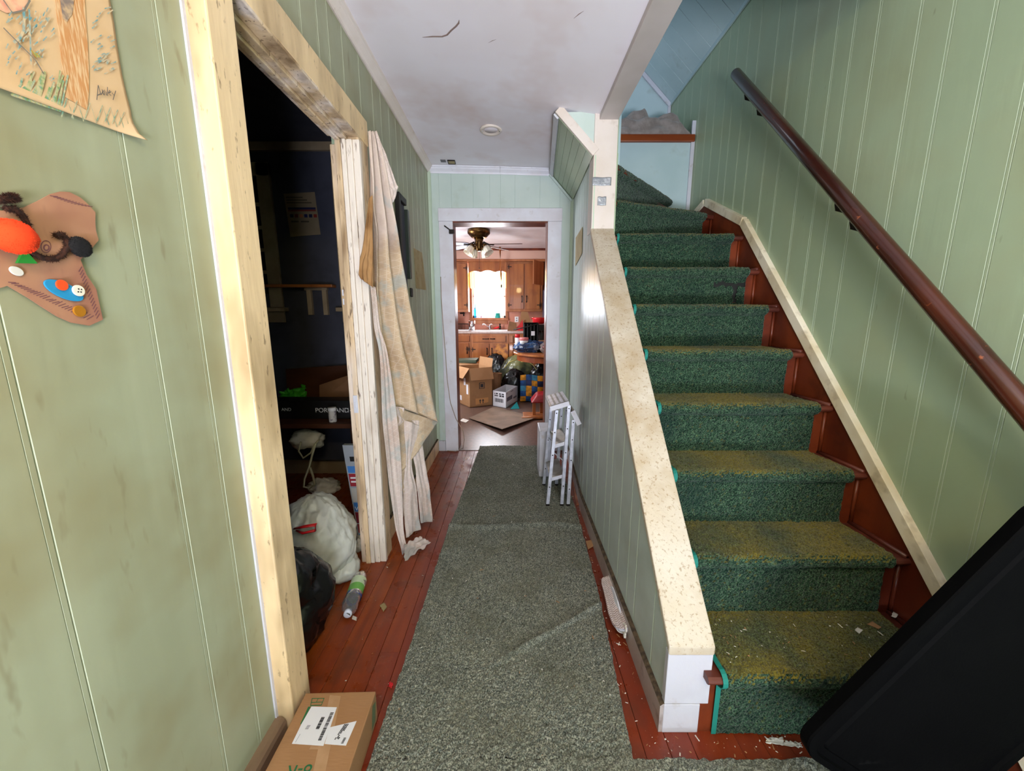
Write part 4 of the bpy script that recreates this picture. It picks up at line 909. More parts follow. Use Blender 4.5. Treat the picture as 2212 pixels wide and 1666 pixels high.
b = MB(); b.lathe([(r_+.001,h1_-ZT-.045),(r_+.001,h1_-ZT),(r_-.004,h1_-ZT+.002)], (p.x,5.36,ZT), 16); b.build('lid', m_redp, cn, smooth=True)
a = R(1122, 730, 1141, 743, 5.30); tu = thing('margarine_tub', 'pink and white oval tub on the front of the table', 'tub', ((a[0]+a[1])/2, 5.30, ZT+.1))
b = MB(); b.lathe([(.05,0),(.062,.05),(.062,.055)], ((a[0]+a[1])/2,5.27,a[2]), 18); b.build('tub', m_enamel, tu, smooth=True)
b = MB(); b.lathe([(.064,.05),(.065,.085),(.060,.09)], ((a[0]+a[1])/2,5.27,a[2]), 18); b.build('lid', M('pink_lid', (206, 120, 120), .4), tu, smooth=True)
a = R(1150, 686, 1178, 700, 5.75); pn = thing('red_pot', 'red enamel pot on top of the heap at the right', 'pot', ((a[0]+a[1])/2, 5.75, a[2]))
xm = (a[0]+a[1])/2; hw = (a[1]-a[0])/2; hz = a[3]-a[2]; b = MB(); b.lathe([(hw*.7,0),(hw*.95,hz*.3),(hw,hz*.8),(hw*1.06,hz),(hw*.95,hz),(hw*.9,hz*.4)], (xm,5.75,a[2]), 24); b.build('pot', m_redp, pn, smooth=True)
b = MB(); b.tube([(xm-hw,5.73,a[2]+hz*.8),(xm-hw*1.15,5.73,a[2]+hz*.9),(xm-hw,5.77,a[2]+hz*.8)], .008, 6); b.build('handle', m_redp, pn, smooth=True)
a = R(1150, 700, 1180, 712, 5.75); tag(MB().box(a[0]-.02, a[1], 5.62, 5.90, ZT, P(1160, 701, y=5.75).z-.002).build('table_crate', m_dark, bevel=.01), 'dark crate under the red pot on the table', 'crate')
a = R(1162, 701, 1177, 720, 5.45); b = MB(); xm = (a[0]+a[1])/2; b.lathe([(.036,0),(.042,.01),(.042,.09),(.032,.11),(.034,.13),(.03,.13),(.028,.11)], (xm,5.42,ZT+.16), 18)
tag(b.build('glass_jar', m_glass, smooth=True), 'clear glass jar at the right edge of the heap', 'jar')
tag(MB().box(xm-.05, xm+.09, 5.37, 5.48, ZT, ZT+.158).build('beige_carton', m_kraft, bevel=.01), 'beige carton under the glass jar on the table', 'box')
def slab(name, pix, y, th, mat, lab, cat):
    q = [P(u, v, y=yy) for (u, v), yy in zip(pix, y if isinstance(y, (list, tuple)) else [y]*4)]
    b = MB(); b.hexa([q[0], q[1], q[1]+V(0,th,0), q[0]+V(0,th,0), q[3], q[2], q[2]+V(0,th,0), q[3]+V(0,th,0)]); return tag(b.build(name, mat), lab, cat)
slab('cardboard_flap', ((1096,715),(1116,715),(1116,698),(1100,694)), 6.44, .01, m_kraft2, 'small brown cardboard flap on the worktop end', 'cardboard')
slab('open_carton', ((1120,714),(1152,714),(1140,674),(1126,673)), 6.50, .01, m_kraft, 'tall tan cardboard flap sticking up behind the table', 'cardboard')
slab('red_packet', ((1108,714.5),(1130,714.5),(1129,690),(1121,702)), 6.46, .01, m_redp, 'red packet leaning on the cardboard behind the table', 'packet')
# ---- bags and boxes on the kitchen floor
cb = thing('cardboard_box', 'big open cardboard box with arrows print on the kitchen floor', 'box', (-.55, 5.4, 0))
A, B, Dd = V(-.588,5.174,0), V(-.285,5.340,0), V(-.80,5.50,0); Cc = B+Dd-A; H_ = P(1014, 797, y=5.174).z
def wallp(p, q, z0, z1, mat, name, th=.006):
    d = (q-p).normalized(); n = V(-d.y, d.x, 0)*th; b = MB(); b.prism([p, q, q+n, p+n], (0,0,z0), (0,0,z1)); b.build(name, mat, cb)
for p, q in ((A,B),(B,Cc),(Cc,Dd),(Dd,A)): wallp(p, q, .001, H_, m_kraft, 'side')
b = MB(); b.prism([A, B, Cc, Dd], (0,0,.002), (0,0,.008)); b.build('bottom', m_kraft2, cb)
nf = V(B.y-A.y, -(B.x-A.x), 0).normalized()
def flap(p, q, out, drop, name='flap'):
    p, q = p+V(0,0,H_), q+V(0,0,H_); b = MB(); e = out+V(0,0,-drop); t_ = V(0,0,.005); b.hexa([p, q, q+e, p+e, p+t_, q+t_, q+e+t_, p+e+t_]); b.build(name, m_kraft, cb)
flap(A, B, nf*.06, .16); nl = V(A.y-Dd.y, -(A.x-Dd.x), 0).normalized(); nl = nl if nl.x < 0 else -nl
flap(Dd, A, nl*.10, .13); flap(Cc, Dd, -nf*.15, -.02); flap(B, Cc, -nl*.02, -.12)
fr1 = frame(A.lerp(B, .30)+nf*.002+V(0,0,.10), B-A, (0,0,1))
for s_ in (.45, .58):                                         # two printed up arrows
    Ta = frame(A.lerp(B, s_)+nf*.003+V(0,0,.045), B-A, (0,0,1)); b = MB(Ta)
    b.prism([(-.006,0,0),(.006,0,0),(.006,.035,0),(.018,.035,0),(0,.062,0),(-.018,.035,0),(-.006,.035,0)], (0,0,0), (0,0,.001)); b.build('printed_arrow', m_ink, cb)
b = MB(); d = (B-A); p0 = A.lerp(B, .25)+nf*.0015; p1 = A.lerp(B, .82)+nf*.0015; b.hexa([p0+V(0,0,.03), p1+V(0,0,.05), p1-nf*.001+V(0,0,.05), p0-nf*.001+V(0,0,.03), p0+V(0,0,.12), p1+V(0,0,.12), p1-nf*.001+V(0,0,.12), p0-nf*.001+V(0,0,.12)]); b.build('arrow_label', M('orange_label', (196, 140, 86), .6), cb)
for f0, f1, zz0, zz1 in ((.42,.66,.255,.262), (.42,.66,.335,.342), (.42,.45,.255,.342), (.63,.66,.255,.342)):
    p0, p1 = A.lerp(B, f0)+nf*.0015, A.lerp(B, f1)+nf*.0015; b = MB(); b.prism([p0, p1, p1-nf*.001, p0-nf*.001], (0,0,zz0), (0,0,zz1)); b.build('print_mark', m_ink, cb)
p0, p1 = A.lerp(B, .48)+nf*.0015, A.lerp(B, .60)+nf*.0015; b = MB(); b.prism([p0, p1, p1-nf*.001, p0-nf*.001], (0,0,.275), (0,0,.322)); b.build('print_mark', m_ink, cb)
for f, zz, hh in ((.55,.30,.10),(.75,.18,.14),(.2,.06,.07)):
    p0, p1 = Dd.lerp(A, f)+nl*.0015, Dd.lerp(A, f+.14)+nl*.0015; b = MB(); b.prism([p0, p1, p1+nl*.001, p0+nl*.001], (0,0,zz), (0,0,zz+hh)); b.build('shipping_label', m_label, cb)
b = MB(); q = P(1010, 781, y=5.75); b.hexa([V(q.x-.22,5.66,H_+.02), V(q.x+.14,5.66,H_+.02), V(q.x+.16,5.9,H_+.03), V(q.x-.2,5.9,H_+.03), V(q.x-.22,5.66,H_+.06), V(q.x+.14,5.66,H_+.07), V(q.x+.16,5.9,H_+.08), V(q.x-.2,5.9,H_+.07)])
tag(b.build('green_case', M('dark_green_case', (62, 74, 58), .4), bevel=.006), 'dark green flat case lying behind the big open cardboard box', 'case')
tag(MB().box(q.x-.2, q.x+.12, 5.68, 5.95, 0, H_+.018).build('box_behind', m_kraft2, bevel=.004), 'brown carton hidden behind the big open cardboard box', 'box')
wbx = thing('white_carton', 'small white printed carton open at the top on the kitchen floor', 'box', (-.08, 5.35, 0))
A, B, E_ = V(-.270,5.29,0), V(-.086,5.15,0), V(.085,5.645,0); D_ = A+E_-B; hh = P(1093, 848, y=5.15).z
for p, q in ((A,B),(B,E_),(E_,D_),(D_,A)):
    d = (q-p).normalized(); n = V(-d.y, d.x, 0)*.005; b = MB(); b.prism([p, q, q+n, p+n], (0,0,.001), (0,0,hh)); b.build('side', m_label, wbx)
b = MB(); b.prism([A, B, E_, D_], (0,0,.002), (0,0,.007)); b.build('bottom', m_label, wbx)
nA = V((B-A).y, -(B-A).x, 0).normalized(); fA = lambda s, z: frame(A.lerp(B, s)+nA*.0015+V(0,0,z), B-A, (0,0,1))
for k, (s0, s1, z0, z1) in enumerate(((.12,.18,.80,.86),(.24,.38,.80,.88),(.48,.62,.80,.88),(.68,.86,.80,.88),(.12,.40,.68,.74),(.5,.66,.66,.76),(.7,.86,.66,.76))):
    p0, p1 = A.lerp(B, s0)+nA*.001, A.lerp(B, s1)+nA*.001; b = MB(); b.prism([p0, p1, p1-nA*.001, p0-nA*.001], (0,0,z0*hh), (0,0,z1*hh)); b.build('print_mark', m_ink, wbx)
for k in range(14):
    s0 = .15+k*.048; p0, p1 = A.lerp(B, s0)+nA*.001, A.lerp(B, s0+.016+.012*(k % 3))+nA*.001; b = MB(); b.prism([p0, p1, p1-nA*.001, p0-nA*.001], (0,0,.30*hh), (0,0,.54*hh)); b.build('barcode_bar', m_ink, wbx)
nB = V((E_-B).y, -(E_-B).x, 0).normalized()
for s0, s1, z0, z1 in ((.08,.52,.36,.62),(.62,.9,.30,.42),(.05,.12,.86,.9),(.4,.6,.86,.9)):
    p0, p1 = B.lerp(E_, s0)+nB*.001, B.lerp(E_, s1)+nB*.001; b = MB(); b.prism([p0, p1, p1-nB*.001, p0-nB*.001], (0,0,z0*hh), (0,0,z1*hh)); b.build('print_mark', M('grey_ink', (110, 108, 120), .7), wbx)
def bag(name, c, rad, seed, mat, lab, amp=.14, wr=.07): 
    b = MB(); b.blob(c, rad, seed, amp, wr, 60, 34, -.8, 1.9); return tag(b.build(name, mat, smooth=True), lab, 'bag')
q = P(1072, 800, y=5.95); bag('black_bag', (q.x-.02, 6.28, .27), (.20,.09,.34), 31, m_blackbag, 'black rubbish bag standing behind the brown paper bag')
q = P(1073, 815, y=5.75); b = MB(); b.lathe([(.065,0),(.078,.1),(.082,.30),(.09,.38),(.075,.37),(.07,.2)], (q.x-.01,5.90,.0), 10); tag(b.build('paper_bag', m_kraft2), 'crumpled brown paper bag between the boxes and black bags', 'bag')
q = P(1097, 838, y=5.72); bag('black_bag', (q.x+.10, 5.88, .17), (.20,.08,.26), 33, m_blackbag, 'black rubbish bag right behind the white carton')
q = P(1122, 797, y=6.0); bb = thing('yellow_tie_bag', 'olive translucent rubbish bag with yellow ties under the table', 'bag', (q.x, 6.02, 0))
b = MB(); b.blob((q.x-.02, 6.10, .30), (.27,.10,.34), 35, .14, .06, 60, 34, -.85, 1.9); b.build('bag', M('olive_plastic_bag', (118, 118, 74), .28, (56, 58, 46), 4, .42, .6, bump=.008, bscale=14), bb, smooth=True)
b = MB(); b.tube([P(1125, 782, y=5.82), P(1140, 780, y=5.80), P(1152, 789, y=5.79), P(1161, 800, y=5.79), P(1163, 806, y=5.80)], [.012,.016,.016,.018,.012], 6, flat=.4); b.build('tie', M('yellow_tie', (196, 180, 110), .4), bb, smooth=True)
b = MB(); b.tube([P(1090, 795, y=5.82), P(1100, 782, y=5.80), P(1118, 777, y=5.80)], .008, 6); b.build('tie', M('yellow_tie_b', (186, 176, 100), .4), bb, smooth=True)
q = P(1145, 808, y=5.8); bag('black_bag', (q.x+.20, 5.84, .24), (.20,.10,.32), 37, m_blackbag, 'black rubbish bag between the yellow tied bag and the quilted bag')
# patchwork bag: every square its own piece
a = R(1124, 812, 1183, 872, 5.52)
qb = thing('patchwork_bag', 'blue and orange patchwork bag standing on the kitchen floor', 'bag', ((a[0]+a[1])/2, 5.6, 0))
QM = {c: M('patch_'+n, v, .7, tuple(int(k*.7) for k in v), 14) for c, n, v in (('b','blue',(28,84,150)), ('o','orange',(226,150,28)), ('n','navy',(22,40,92)), ('t','sky',(70,150,190)))}
pat = ['nobtn', 'botnn', 'obnoo'[:5], 'tobnb', 'bonob']
pat = ['obton', 'bonno', 'tobob', 'bnonn', 'obtob']
X0q, X1q = a[0], a[0]+.42; Zq = a[3]
def qpt(i, j):
    bul = .06*math.sin(PI*min(1, max(0, i)))*math.sin(PI*(.15+.85*j)); return V(X0q+(X1q-X0q)*i+.05*(1-j)*0, 5.55-bul, .004+Zq*j+.01*math.sin(i*6))
for jj in range(5):
    for ii in range(5):
        b = MB(); b.grid(lambda i, j: qpt((ii+.015+.97*i)/5, (jj+.015+.97*j)/5)+V(0,-.006*math.sin(PI*i)*math.sin(PI*j),0), 4, 4); b.build('patch', QM[pat[jj][ii]], qb, smooth=True)
b = MB(); b.grid(lambda i, j: qpt(i, j)+V(0,.006,0), 10, 10); b.grid(lambda i, j: qpt(1-i, j)*1.0+V(0,.10+2*(5.50-qpt(1-i, j).y),0), 10, 10); b.box(X0q+.005, X1q-.005, 5.56, 5.64, .005, Zq-.01); b.build('bag_body', QM['n'], qb, smooth=True)
# toddler stool: base board, two posts, red seat
ts = thing('toddler_stool', 'wooden childs seat with a red top beside the kitchen doorway', 'stool', (.33, 4.72, 0))
MB().box(.14, .53, 4.58, 4.82, .0, .03).build('base_board', m_cab, ts, bevel=.006)
b = MB(); b.tube([(.12,4.56,.022),(.25,4.56,.022),(.42,4.56,.022)], [.012,.022,.02], 8); b.build('runner', m_cab, ts, smooth=True)
for xx, yy in ((.28,4.68),(.38,4.76),(.47,4.66)): MB().box(xx-.02, xx+.02, yy-.02, yy+.02, .03, P(1150, 868, y=4.68).z).build('leg', m_cab, ts, bevel=.004)
zs = P(1150, 868, y=4.68).z; b = MB(); b.hexa([(.23,4.58,zs),(.53,4.58,zs),(.53,4.84,zs),(.23,4.84,zs),(.31,4.62,zs+.11),(.53,4.6,zs+.13),(.53,4.82,zs+.13),(.31,4.80,zs+.11)]); b.build('seat', M('red_vinyl', (150, 24, 34), .4), ts, bevel=.025, seg=3)
b = MB(); q = [P(1013, 903, z=.012), P(1085, 927, z=.045), P(1158, 902, z=.02), P(1068, 878, z=.008)]; b.hexa([p-V(0,0,.005) for p in q]+q)
tag(b.build('cardboard_sheet', M('grey_cardboard', (128, 106, 88), .75, (112, 92, 76), 5)), 'flat cardboard sheet lying on the brown kitchen floor', 'cardboard')
b = MB(); q = [P(1102, 884, z=.0), P(1122, 883, z=.0), P(1119, 876, z=.0)]; tp_ = P(1116.5, 868, y=5.2); b.add([q[0], q[1], q[2]+V(0,.05,0), tp_], [(0,1,3),(1,2,3),(2,0,3),(0,2,1)])
tag(b.build('teal_wedge', M('teal_foam', (24, 136, 140), .6)), 'teal triangular wedge in front of the white carton', 'toy')
b = MB(); q = [P(993, 909, z=.003), P(1006, 913, z=.003), P(1013, 908, z=.003), P(1000, 904, z=.003)]; b.hexa([p-V(0,0,.002) for p in q]+q); tag(b.build('paper_scrap', m_paper), 'small pale paper scrap left of the flat cardboard sheet', 'paper')

# ---- ceiling fan
FY = 5.3; c = P(1034.5, 520, y=FY); FX = c.x
fn = thing('ceiling_fan', 'antique brass ceiling fan with glass lamp shades in the kitchen', 'ceiling fan', (FX, FY, P(1034, 560, y=FY).z))
ZB = P(1050, 528, y=FY).z
b = MB(); hz0, hz1 = P(1034, 514, y=FY).z, KC
b.lathe([(.07,hz0-KC),(.10,hz0-KC+.004),(.135,hz0-KC+.04),(.15,hz0-KC+.055),(.152,-.02),(.146,-.015),(.146,0)], (FX,FY,KC), 32); b.build('motor_housing', m_brass, fn, smooth=True)
b = MB(); b.lathe([(.02,-.17),(.035,-.165),(.04,-.12),(.045,-.09),(.05,-.06),(.065,0)], (FX,FY,hz0), 24); b.build('switch_housing', m_brass, fn, smooth=True)
m_blade = M('glossy_white_blade', (214, 220, 234), .15, (196, 202, 218), 5)
for an in (-4, 50, 141, 190):
    a_ = math.radians(an); T = Matrix.Translation((FX, FY, ZB)) @ Matrix.Rotation(a_, 4, 'Z') @ Matrix.Rotation(math.radians(10), 4, 'X')
    b = MB(T); pl = [(.14,-.035,0),(.18,-.05,0),(.45,-.062,0),(.54,-.055,0),(.57,-.03,0),(.575,0,0),(.57,.03,0),(.54,.055,0),(.45,.062,0),(.18,.05,0),(.14,.035,0)]
    b.prism(pl, (0,0,-.003), (0,0,.003)); bl_ = b.build('blade', m_blade, fn)
    b = MB(T); b.tube(pl+[pl[0]], .0045, 5); b.build('blade_edge', m_dwood, bl_)
    b = MB(T); b.tube([(.06,0,.03),(.10,0,.01),(.14,0,-.008),(.20,.02,-.008)], [.010,.010,.012,.008], 8); b.tube([(.13,0,-.008),(.20,-.02,-.008)], .008, 8); b.build('blade_iron', m_iron, bl_, smooth=True)
for an, (u, v) in ((215, (1017, 545)), (-35, (1056, 545)), (60, (1040, 535)), (125, (1030, 535))):
    a_ = math.radians(an); d = V(math.cos(a_), math.sin(a_), 0); hb = V(FX, FY, hz0-.10)
    b = MB(); b.tube([hb+d*.03, hb+d*.07+V(0,0,.012), hb+d*.10+V(0,0,-.005)], .008, 8); arm = b.build('lamp_arm', m_brass, fn, smooth=True)
    ax = (d*.55+V(0,0,-.85)).normalized(); o0 = hb+d*.10+V(0,0,-.005); rot = V(0,0,1).rotation_difference(ax).to_matrix().to_4x4()
    b = MB(Matrix.Translation(o0) @ rot); b.lathe([(.018,-.02),(.028,-.01),(.03,.02),(.022,.025)], (0,0,0), 16); b.build('lamp_socket', m_brass, arm, smooth=True)
    b = MB(Matrix.Translation(o0) @ rot); nq = 36; prof = [(.028,.02),(.042,.04),(.052,.07),(.056,.10),(.064,.125)]
    vs = [(r_*(1+.05*math.cos(9*2*PI*j/nq))*math.cos(2*PI*j/nq), r_*(1+.05*math.cos(9*2*PI*j/nq))*math.sin(2*PI*j/nq), h_) for r_, h_ in prof for j in range(nq)]
    b.add(vs, [(i*nq+j, i*nq+(j+1) % nq, (i+1)*nq+(j+1) % nq, (i+1)*nq+j) for i in range(4) for j in range(nq)]); b.build('glass_shade', m_glassw, arm, smooth=True, thick=.003)
b = MB(); b.tube([(FX+.004,FY-.03,hz0-.15), P(1035.5, 580, y=FY-.03)], .0022, 6); b.lathe([(.004,0),(.006,.012),(.003,.02)], P(1035.5, 581, y=FY-.03), 8); b.build('pull_chain', m_iron, fn, smooth=True)
b = MB(); b.tube([(FX-.06,FY-.05,hz0-.1), P(1025, 553, y=FY-.05)], .002, 6); b.build('pull_chain', m_iron, fn, smooth=True)
b = MB(); p0, p1 = P(1080, 541, y=6.55), P(1083, 615, y=6.55); p0.z = KC
b.grid(lambda i, j: p0.lerp(p1, j)+V((i-.5)*.03*math.cos(j*5), (i-.5)*.03*math.sin(j*5), 0), 2, 30); fs_ = b.build('fly_strip', M('amber_fly_paper', (150, 84, 36), .4), smooth=True, thick=.001); tag(fs_, 'twisted amber fly paper hanging from the kitchen ceiling', 'fly paper')
b = MB(); b.box(p1.x-.012, p1.x+.012, 6.54, 6.56, p1.z-.05, p1.z); b.build('weight', m_iron, fs_)

# ------------------------------------------------------------------ things in the hall
# printed bed sheet hung over the end of the door head
sheet = thing('hanging_sheet', 'stained floral bed sheet hanging from the bedroom door head', 'sheet', (-.58, 1.9, 0))
def drape(rows, anchor, mat, folds, amp, name='fabric_layer', dirx=(.6,.8), nv=70, nu=60, seed=0, bulge=0):
    d = V(dirx[0], dirx[1], 0).normalized(); n = V(d.y, -d.x, 0)
    L = [PL(*r[0], anchor, n) for r in rows]; Rr = [PL(*r[1], anchor, n) for r in rows]; k = len(rows)
    def at(tab, f):
        s = f*(k-1); i = min(int(s), k-2); t = s-i; p0, p1, p2, p3 = tab[max(i-1,0)], tab[i], tab[i+1], tab[min(i+2,k-1)]
        return .5*((2*p1)+(p2-p0)*t+(2*p0-5*p1+4*p2-p3)*t*t+(3*p1-p0-3*p2+p3)*t**3)
    b = MB(); uv = []
    def fn(i, j):
        a, c = at(L, j), at(Rr, j); p = a.lerp(c, i); w_ = (c-a).length
        sn = math.sin(2*PI*(folds*i+.25*math.sin(3*j+seed))); q = amp*min(1, w_/.15)*math.copysign(abs(sn)**.7, sn)+.008*mnoise.noise(V(i*4+seed, j*7, seed))+bulge*math.sin(PI*i)
        uv.append((p.dot(d)*1.15, p.z)); return p+n*q
    b.grid(fn, nu, nv); o = b.build(name, mat, sheet, smooth=True, thick=.0016)
    lay = o.data.uv_layers.new(name='UVMap'); idx = [0]*len(o.data.loops); o.data.loops.foreach_get('vertex_index', idx)
    lay.data.foreach_set('uv', [c for q in idx for c in uv[q]]); return o
c6 = lambda x, y: (740+x*.3, 260+y*.3)
c7 = lambda x, y: (740+x*.3, 740+y*.3)
an = (-.635, 1.872, 0)
# main fall, pinned at the top corner
drape([(c6(182,80), c6(238,82)), (c6(184,200), c6(275,190)), (c6(190,420), c6(330,480)), (c6(196,640), c6(362,640)), (c6(212,800), c6(392,800)), (c6(214,1000), c6(428,1000)), (c6(216,1200), c6(475,1200)), (c6(228,1400), c6(512,1400)),
       (c6(248,1660), c6(572,1660)), (c7(290,200), c7(604,200)), (c7(300,420), c7(684,575))], an, m_fab_tan, 2.5, .036, nu=120, nv=110)
# upper right flap folded outward
drape([(c6(236,84), c6(242,86)), (c6(262,220), c6(310,240)), (c6(300,420), c6(380,440)), (c6(325,520), c6(396,500)), (c6(345,608), c6(362,590))], (-.628, 1.862, 0), m_fab_pink, .5, .004, nu=20, nv=30, seed=3)
# left cuff with elastic gathers
drape([(c6(190,560), c6(214,540)), (c6(160,800), c6(216,780)), (c6(140,940), c6(216,960)), (c6(124,1010), c6(217,1050)), (c6(120,1110), c6(218,1130)), (c6(130,1140), c6(220,1205))], (-.64, 1.738, 0), M('brown_soiled_cotton', (164, 124, 80), .9, (130, 92, 54), 7), 3, .006, nu=40, nv=40, seed=5, dirx=(1,0))
# folded under triangle
drape([(c7(345,450), c7(684,572)), (c7(350,600), c7(676,585)), (c7(352,700), c7(600,690)), (c7(350,850), c7(490,850)), (c7(346,940), c7(410,940)), (c7(345,980), c7(349,984))], (-.628, 1.882, 0), m_fab_tan, 1.2, .006, nu=40, nv=40, seed=7)
drape([(c7(352,975), c7(462,870)), (c7(380,1010), c7(463,960)), (c7(430,1060), c7(460,1060)), (c7(440,1105), c7(446,1110))], (-.622, 1.89, 0), m_fab_tan, .8, .004, nu=20, nv=20, seed=8)
drape([(c7(286,440), c7(440,470)), (c7(300,470), c7(444,540)), (c7(340,520), c7(442,570)), (c7(365,600), c7(400,606))], (-.632, 1.868, 0), m_fab_pink, 2, .006, nu=24, nv=16, seed=9)
# long pale tails
drape([(c7(450,560), c7(560,600)), (c7(455,860), c7(500,860)), (c7(440,1050), c7(535,1050)), (c7(446,1250), c7(552,1250)), (c7(452,1405), c7(562,1345))], (-.608, 1.90, 0), m_fab_pink, 1, .008, nu=30, nv=60, seed=10)
drape([(c7(500,560), c7(570,560)), (c7(500,760), c7(580,740)), (c7(522,900), c7(600,900)), (c7(540,1100), c7(630,1100)), (c7(560,1300), c7(644,1290))], (-.60, 1.925, 0), m_fab_pink, 1, .007, nu=30, nv=60, seed=11)
drape([(c6(200,1190), c6(238,1200)), (c6(226,1480), c6(270,1480)), (c7(262,60), c7(320,60)), (c7(276,300), c7(360,330)), (c7(286,600), c7(400,640)), (c7(318,900), c7(420,900)), (c7(350,1150), c7(432,1150)), (c7(385,1350), c7(436,1360)), (c7(420,1490), c7(470,1480)), (c7(440,1585), c7(530,1530))], (-.612, 1.80, 0), m_fab_pink, 1, .008, nu=34, nv=80, seed=12)
b = MB(); q = [P(873, 1178, z=.06), P(908, 1158, z=.05), P(930, 1172, z=.02), P(874, 1212, z=.004)]
crumple(b, (q[3], q[2], q[1], q[0]), 24, .012, 17); o = b.build('fabric_layer', m_fab_pink, sheet, smooth=True, thick=.0016); o.data.uv_layers.new(name='UVMap')
# dark frame on the wall behind the sheet, kraft notes, clip
fm = thing('picture_frame', 'narrow dark frame on the green wall partly behind the hanging sheet', 'picture frame', (XL, 2.56, 1.42))
MB().box(XL, XL+.03, 2.44, 2.47, 1.40, 1.99).build('frame_side', m_dark, fm, bevel=.004); MB().box(XL, XL+.035, 2.60, 2.635, 1.50, 1.93).build('frame_side', M('dark_green_gloss', (48, 56, 50), .3), fm, bevel=.004)
MB().box(XL, XL+.03, 2.47, 2.60, 1.95, 1.99).build('frame_side', m_dark, fm, bevel=.004); MB().box(XL, XL+.012, 2.47, 2.60, 1.42, 1.95).build('panel', m_bed, fm)
b = MB(); q = [P(893, 536, x=XL), P(911, 546, x=XL), P(920, 627, x=XL), P(898, 623, x=XL)]; b.add([p+V(.0015,0,0) for p in q]+[p+V(.003,0,0) for p in q], [(3,2,1,0),(4,5,6,7),(0,1,5,4),(1,2,6,5),(2,3,7,6),(3,0,4,7)])
tag(b.build('wall_note', m_oldpaper), 'yellowed paper sheet taped to the left hall wall', 'paper')
b = MB(); xx = .478; q = [P(1258.5, 490, x=xx), P(1244, 514, x=xx+.012), P(1243, 575, x=xx+.012), P(1256.5, 548, x=xx)]
q = [PL(u, v, V(.462,2.338,0)+nn*.003, nn) for u, v in ((1258.5,490),(1244,514),(1243,575),(1257,548))]
b.add(q+[p+nn*.002 for p in q], [(3,2,1,0),(4,5,6,7),(0,1,5,4),(1,2,6,5),(2,3,7,6),(3,0,4,7)]); tag(b.build('wall_note', m_oldpaper), 'yellowed paper sheet stuck on the right hall wall past the post', 'paper')
p = P(887, 632, x=XL); tag(MB().box(XL, XL+.012, p.y-.02, p.y+.02, p.z-.03, p.z+.03).build('wall_clip', m_dark, bevel=.004), 'small black clip on the green wall below the taped sheet', 'clip')
# door latch and loose cable on the kitchen casing
p, q = P(960, 488, y=YF-.026), P(976, 500, y=YF-.026); lt = thing('door_latch', 'black metal latch on the kitchen door casing', 'latch', (p.x, YF-.03, q.z))
b = MB(); b.tube([p, q], [.016, .014], 8, flat=.35); b.build('arm', m_iron, lt); b = MB(); b.box(q.x-.022, q.x+.022, YF-.05, YF-.024, q.z-.022, q.z+.012); b.build('catch', m_iron, lt, bevel=.003)
pts = [(952,598),(953,640),(957,700),(962,760),(966,820),(973,870),(985,905),(1000,930),(1003,950),(1000,968),(985,975),(966,974)]
b = MB(); b.tube([P(u, v, y=YF-.028) if v < 960 else P(u, v, z=.006) for u, v in pts], .0035, 6); tag(b.build('loose_cable', M('tan_cable', (170, 150, 130), .6), smooth=True), 'thin tan cable hanging down the left kitchen door casing', 'cable')
# round cover plate and two patches on the ceiling
p = P(1060.5, 279, z=cz(-.12, 2.6)); zc = cz(p.x, p.y)-.0062
cv = thing('ceiling_cover', 'round cream cover ring on the hall ceiling', 'ceiling light', (p.x, p.y, zc-.02))
b = MB(); b.lathe([(.045,0),(.070,0),(.072,-.008),(.066,-.014),(.052,-.012),(.045,-.005)][::-1], (p.x,p.y,zc), 40); b.build('ring', m_trimc, cv, smooth=True)
b = MB(); b.lathe([(.0,-.006),(.043,-.006),(.044,-.003),(.044,0)], (p.x,p.y,zc), 32); b.build('disc', m_ceil, cv, smooth=True)
for s_ in (-1, 1): b = MB(); b.lathe([(.0,-.016),(.004,-.015),(.005,-.012)], (p.x+s_*.056,p.y,zc), 10); b.build('screw', m_chrome, cv, smooth=True)
for (u0, v0, u1, v1), mt, lb in (((951,347,962,352), M('grey_patch', (112, 108, 112), .8), 'small grey patch on the ceiling near the far corner'), ((967,347.5,982,355), m_oldpaper, 'small dark edged cream plate on the ceiling near the far corner')):
    q = [P(u0, v0, z=2.475), P(u1, v0, z=2.475), P(u1+2, v1, z=2.475), P(u0+2, v1, z=2.475)]; q = [V(p.x, p.y, cz(p.x, p.y)-.0066) for p in q]
    b = MB(); b.hexa([p-V(0,0,.004) for p in q]+q); o = b.build('ceiling_patch', mt); tag(o, lb, 'patch')
    if mt is m_oldpaper:
        b = MB(); b.tube([p-V(0,0,.003) for p in q]+[q[0]-V(0,0,.003)], .005, 4); b.build('edge', m_iron, o)
# folding step stool: two ladder frames seen from the side
sstool = thing('step_stool', 'folded aluminium step stool standing against the right hall wall', 'step stool', (.31, 2.5, .014))
ya, yb2 = 2.35, 2.66; SZ = .014
def rail(x0, x1, z1, yy, nm='rail'):
    b = MB(); w_, t_ = .011, .008; b.hexa([(x0-w_,yy-t_,SZ+.002),(x0+w_,yy-t_,SZ+.002),(x0+w_,yy+t_,SZ+.002),(x0-w_,yy+t_,SZ+.002),(x1-w_,yy-t_,z1),(x1+w_,yy-t_,z1),(x1+w_,yy+t_,z1),(x1-w_,yy+t_,z1)]); o = b.build(nm, m_alu, sstool, bevel=.002)
    for f in (.22, .55, .78, .97):
        c = V(x0+(x1-x0)*f, yy-t_, z1*f); b = MB(); b.lathe([(.004,0),(.004,.003),(.002,.004)], c, 8, 'y'); b.build('rivet', m_iron, o, smooth=True)
    b = MB(); b.box(x0-w_-.001, x0+w_+.001, yy-t_-.001, yy+t_+.001, SZ, SZ+.012); b.build('foot', m_iron, o)
RL = [(.237,.285,.668),(.331,.362,.70),(.374,.392,.605)]
for x0, x1, z1 in RL: rail(x0, x1, z1, ya)
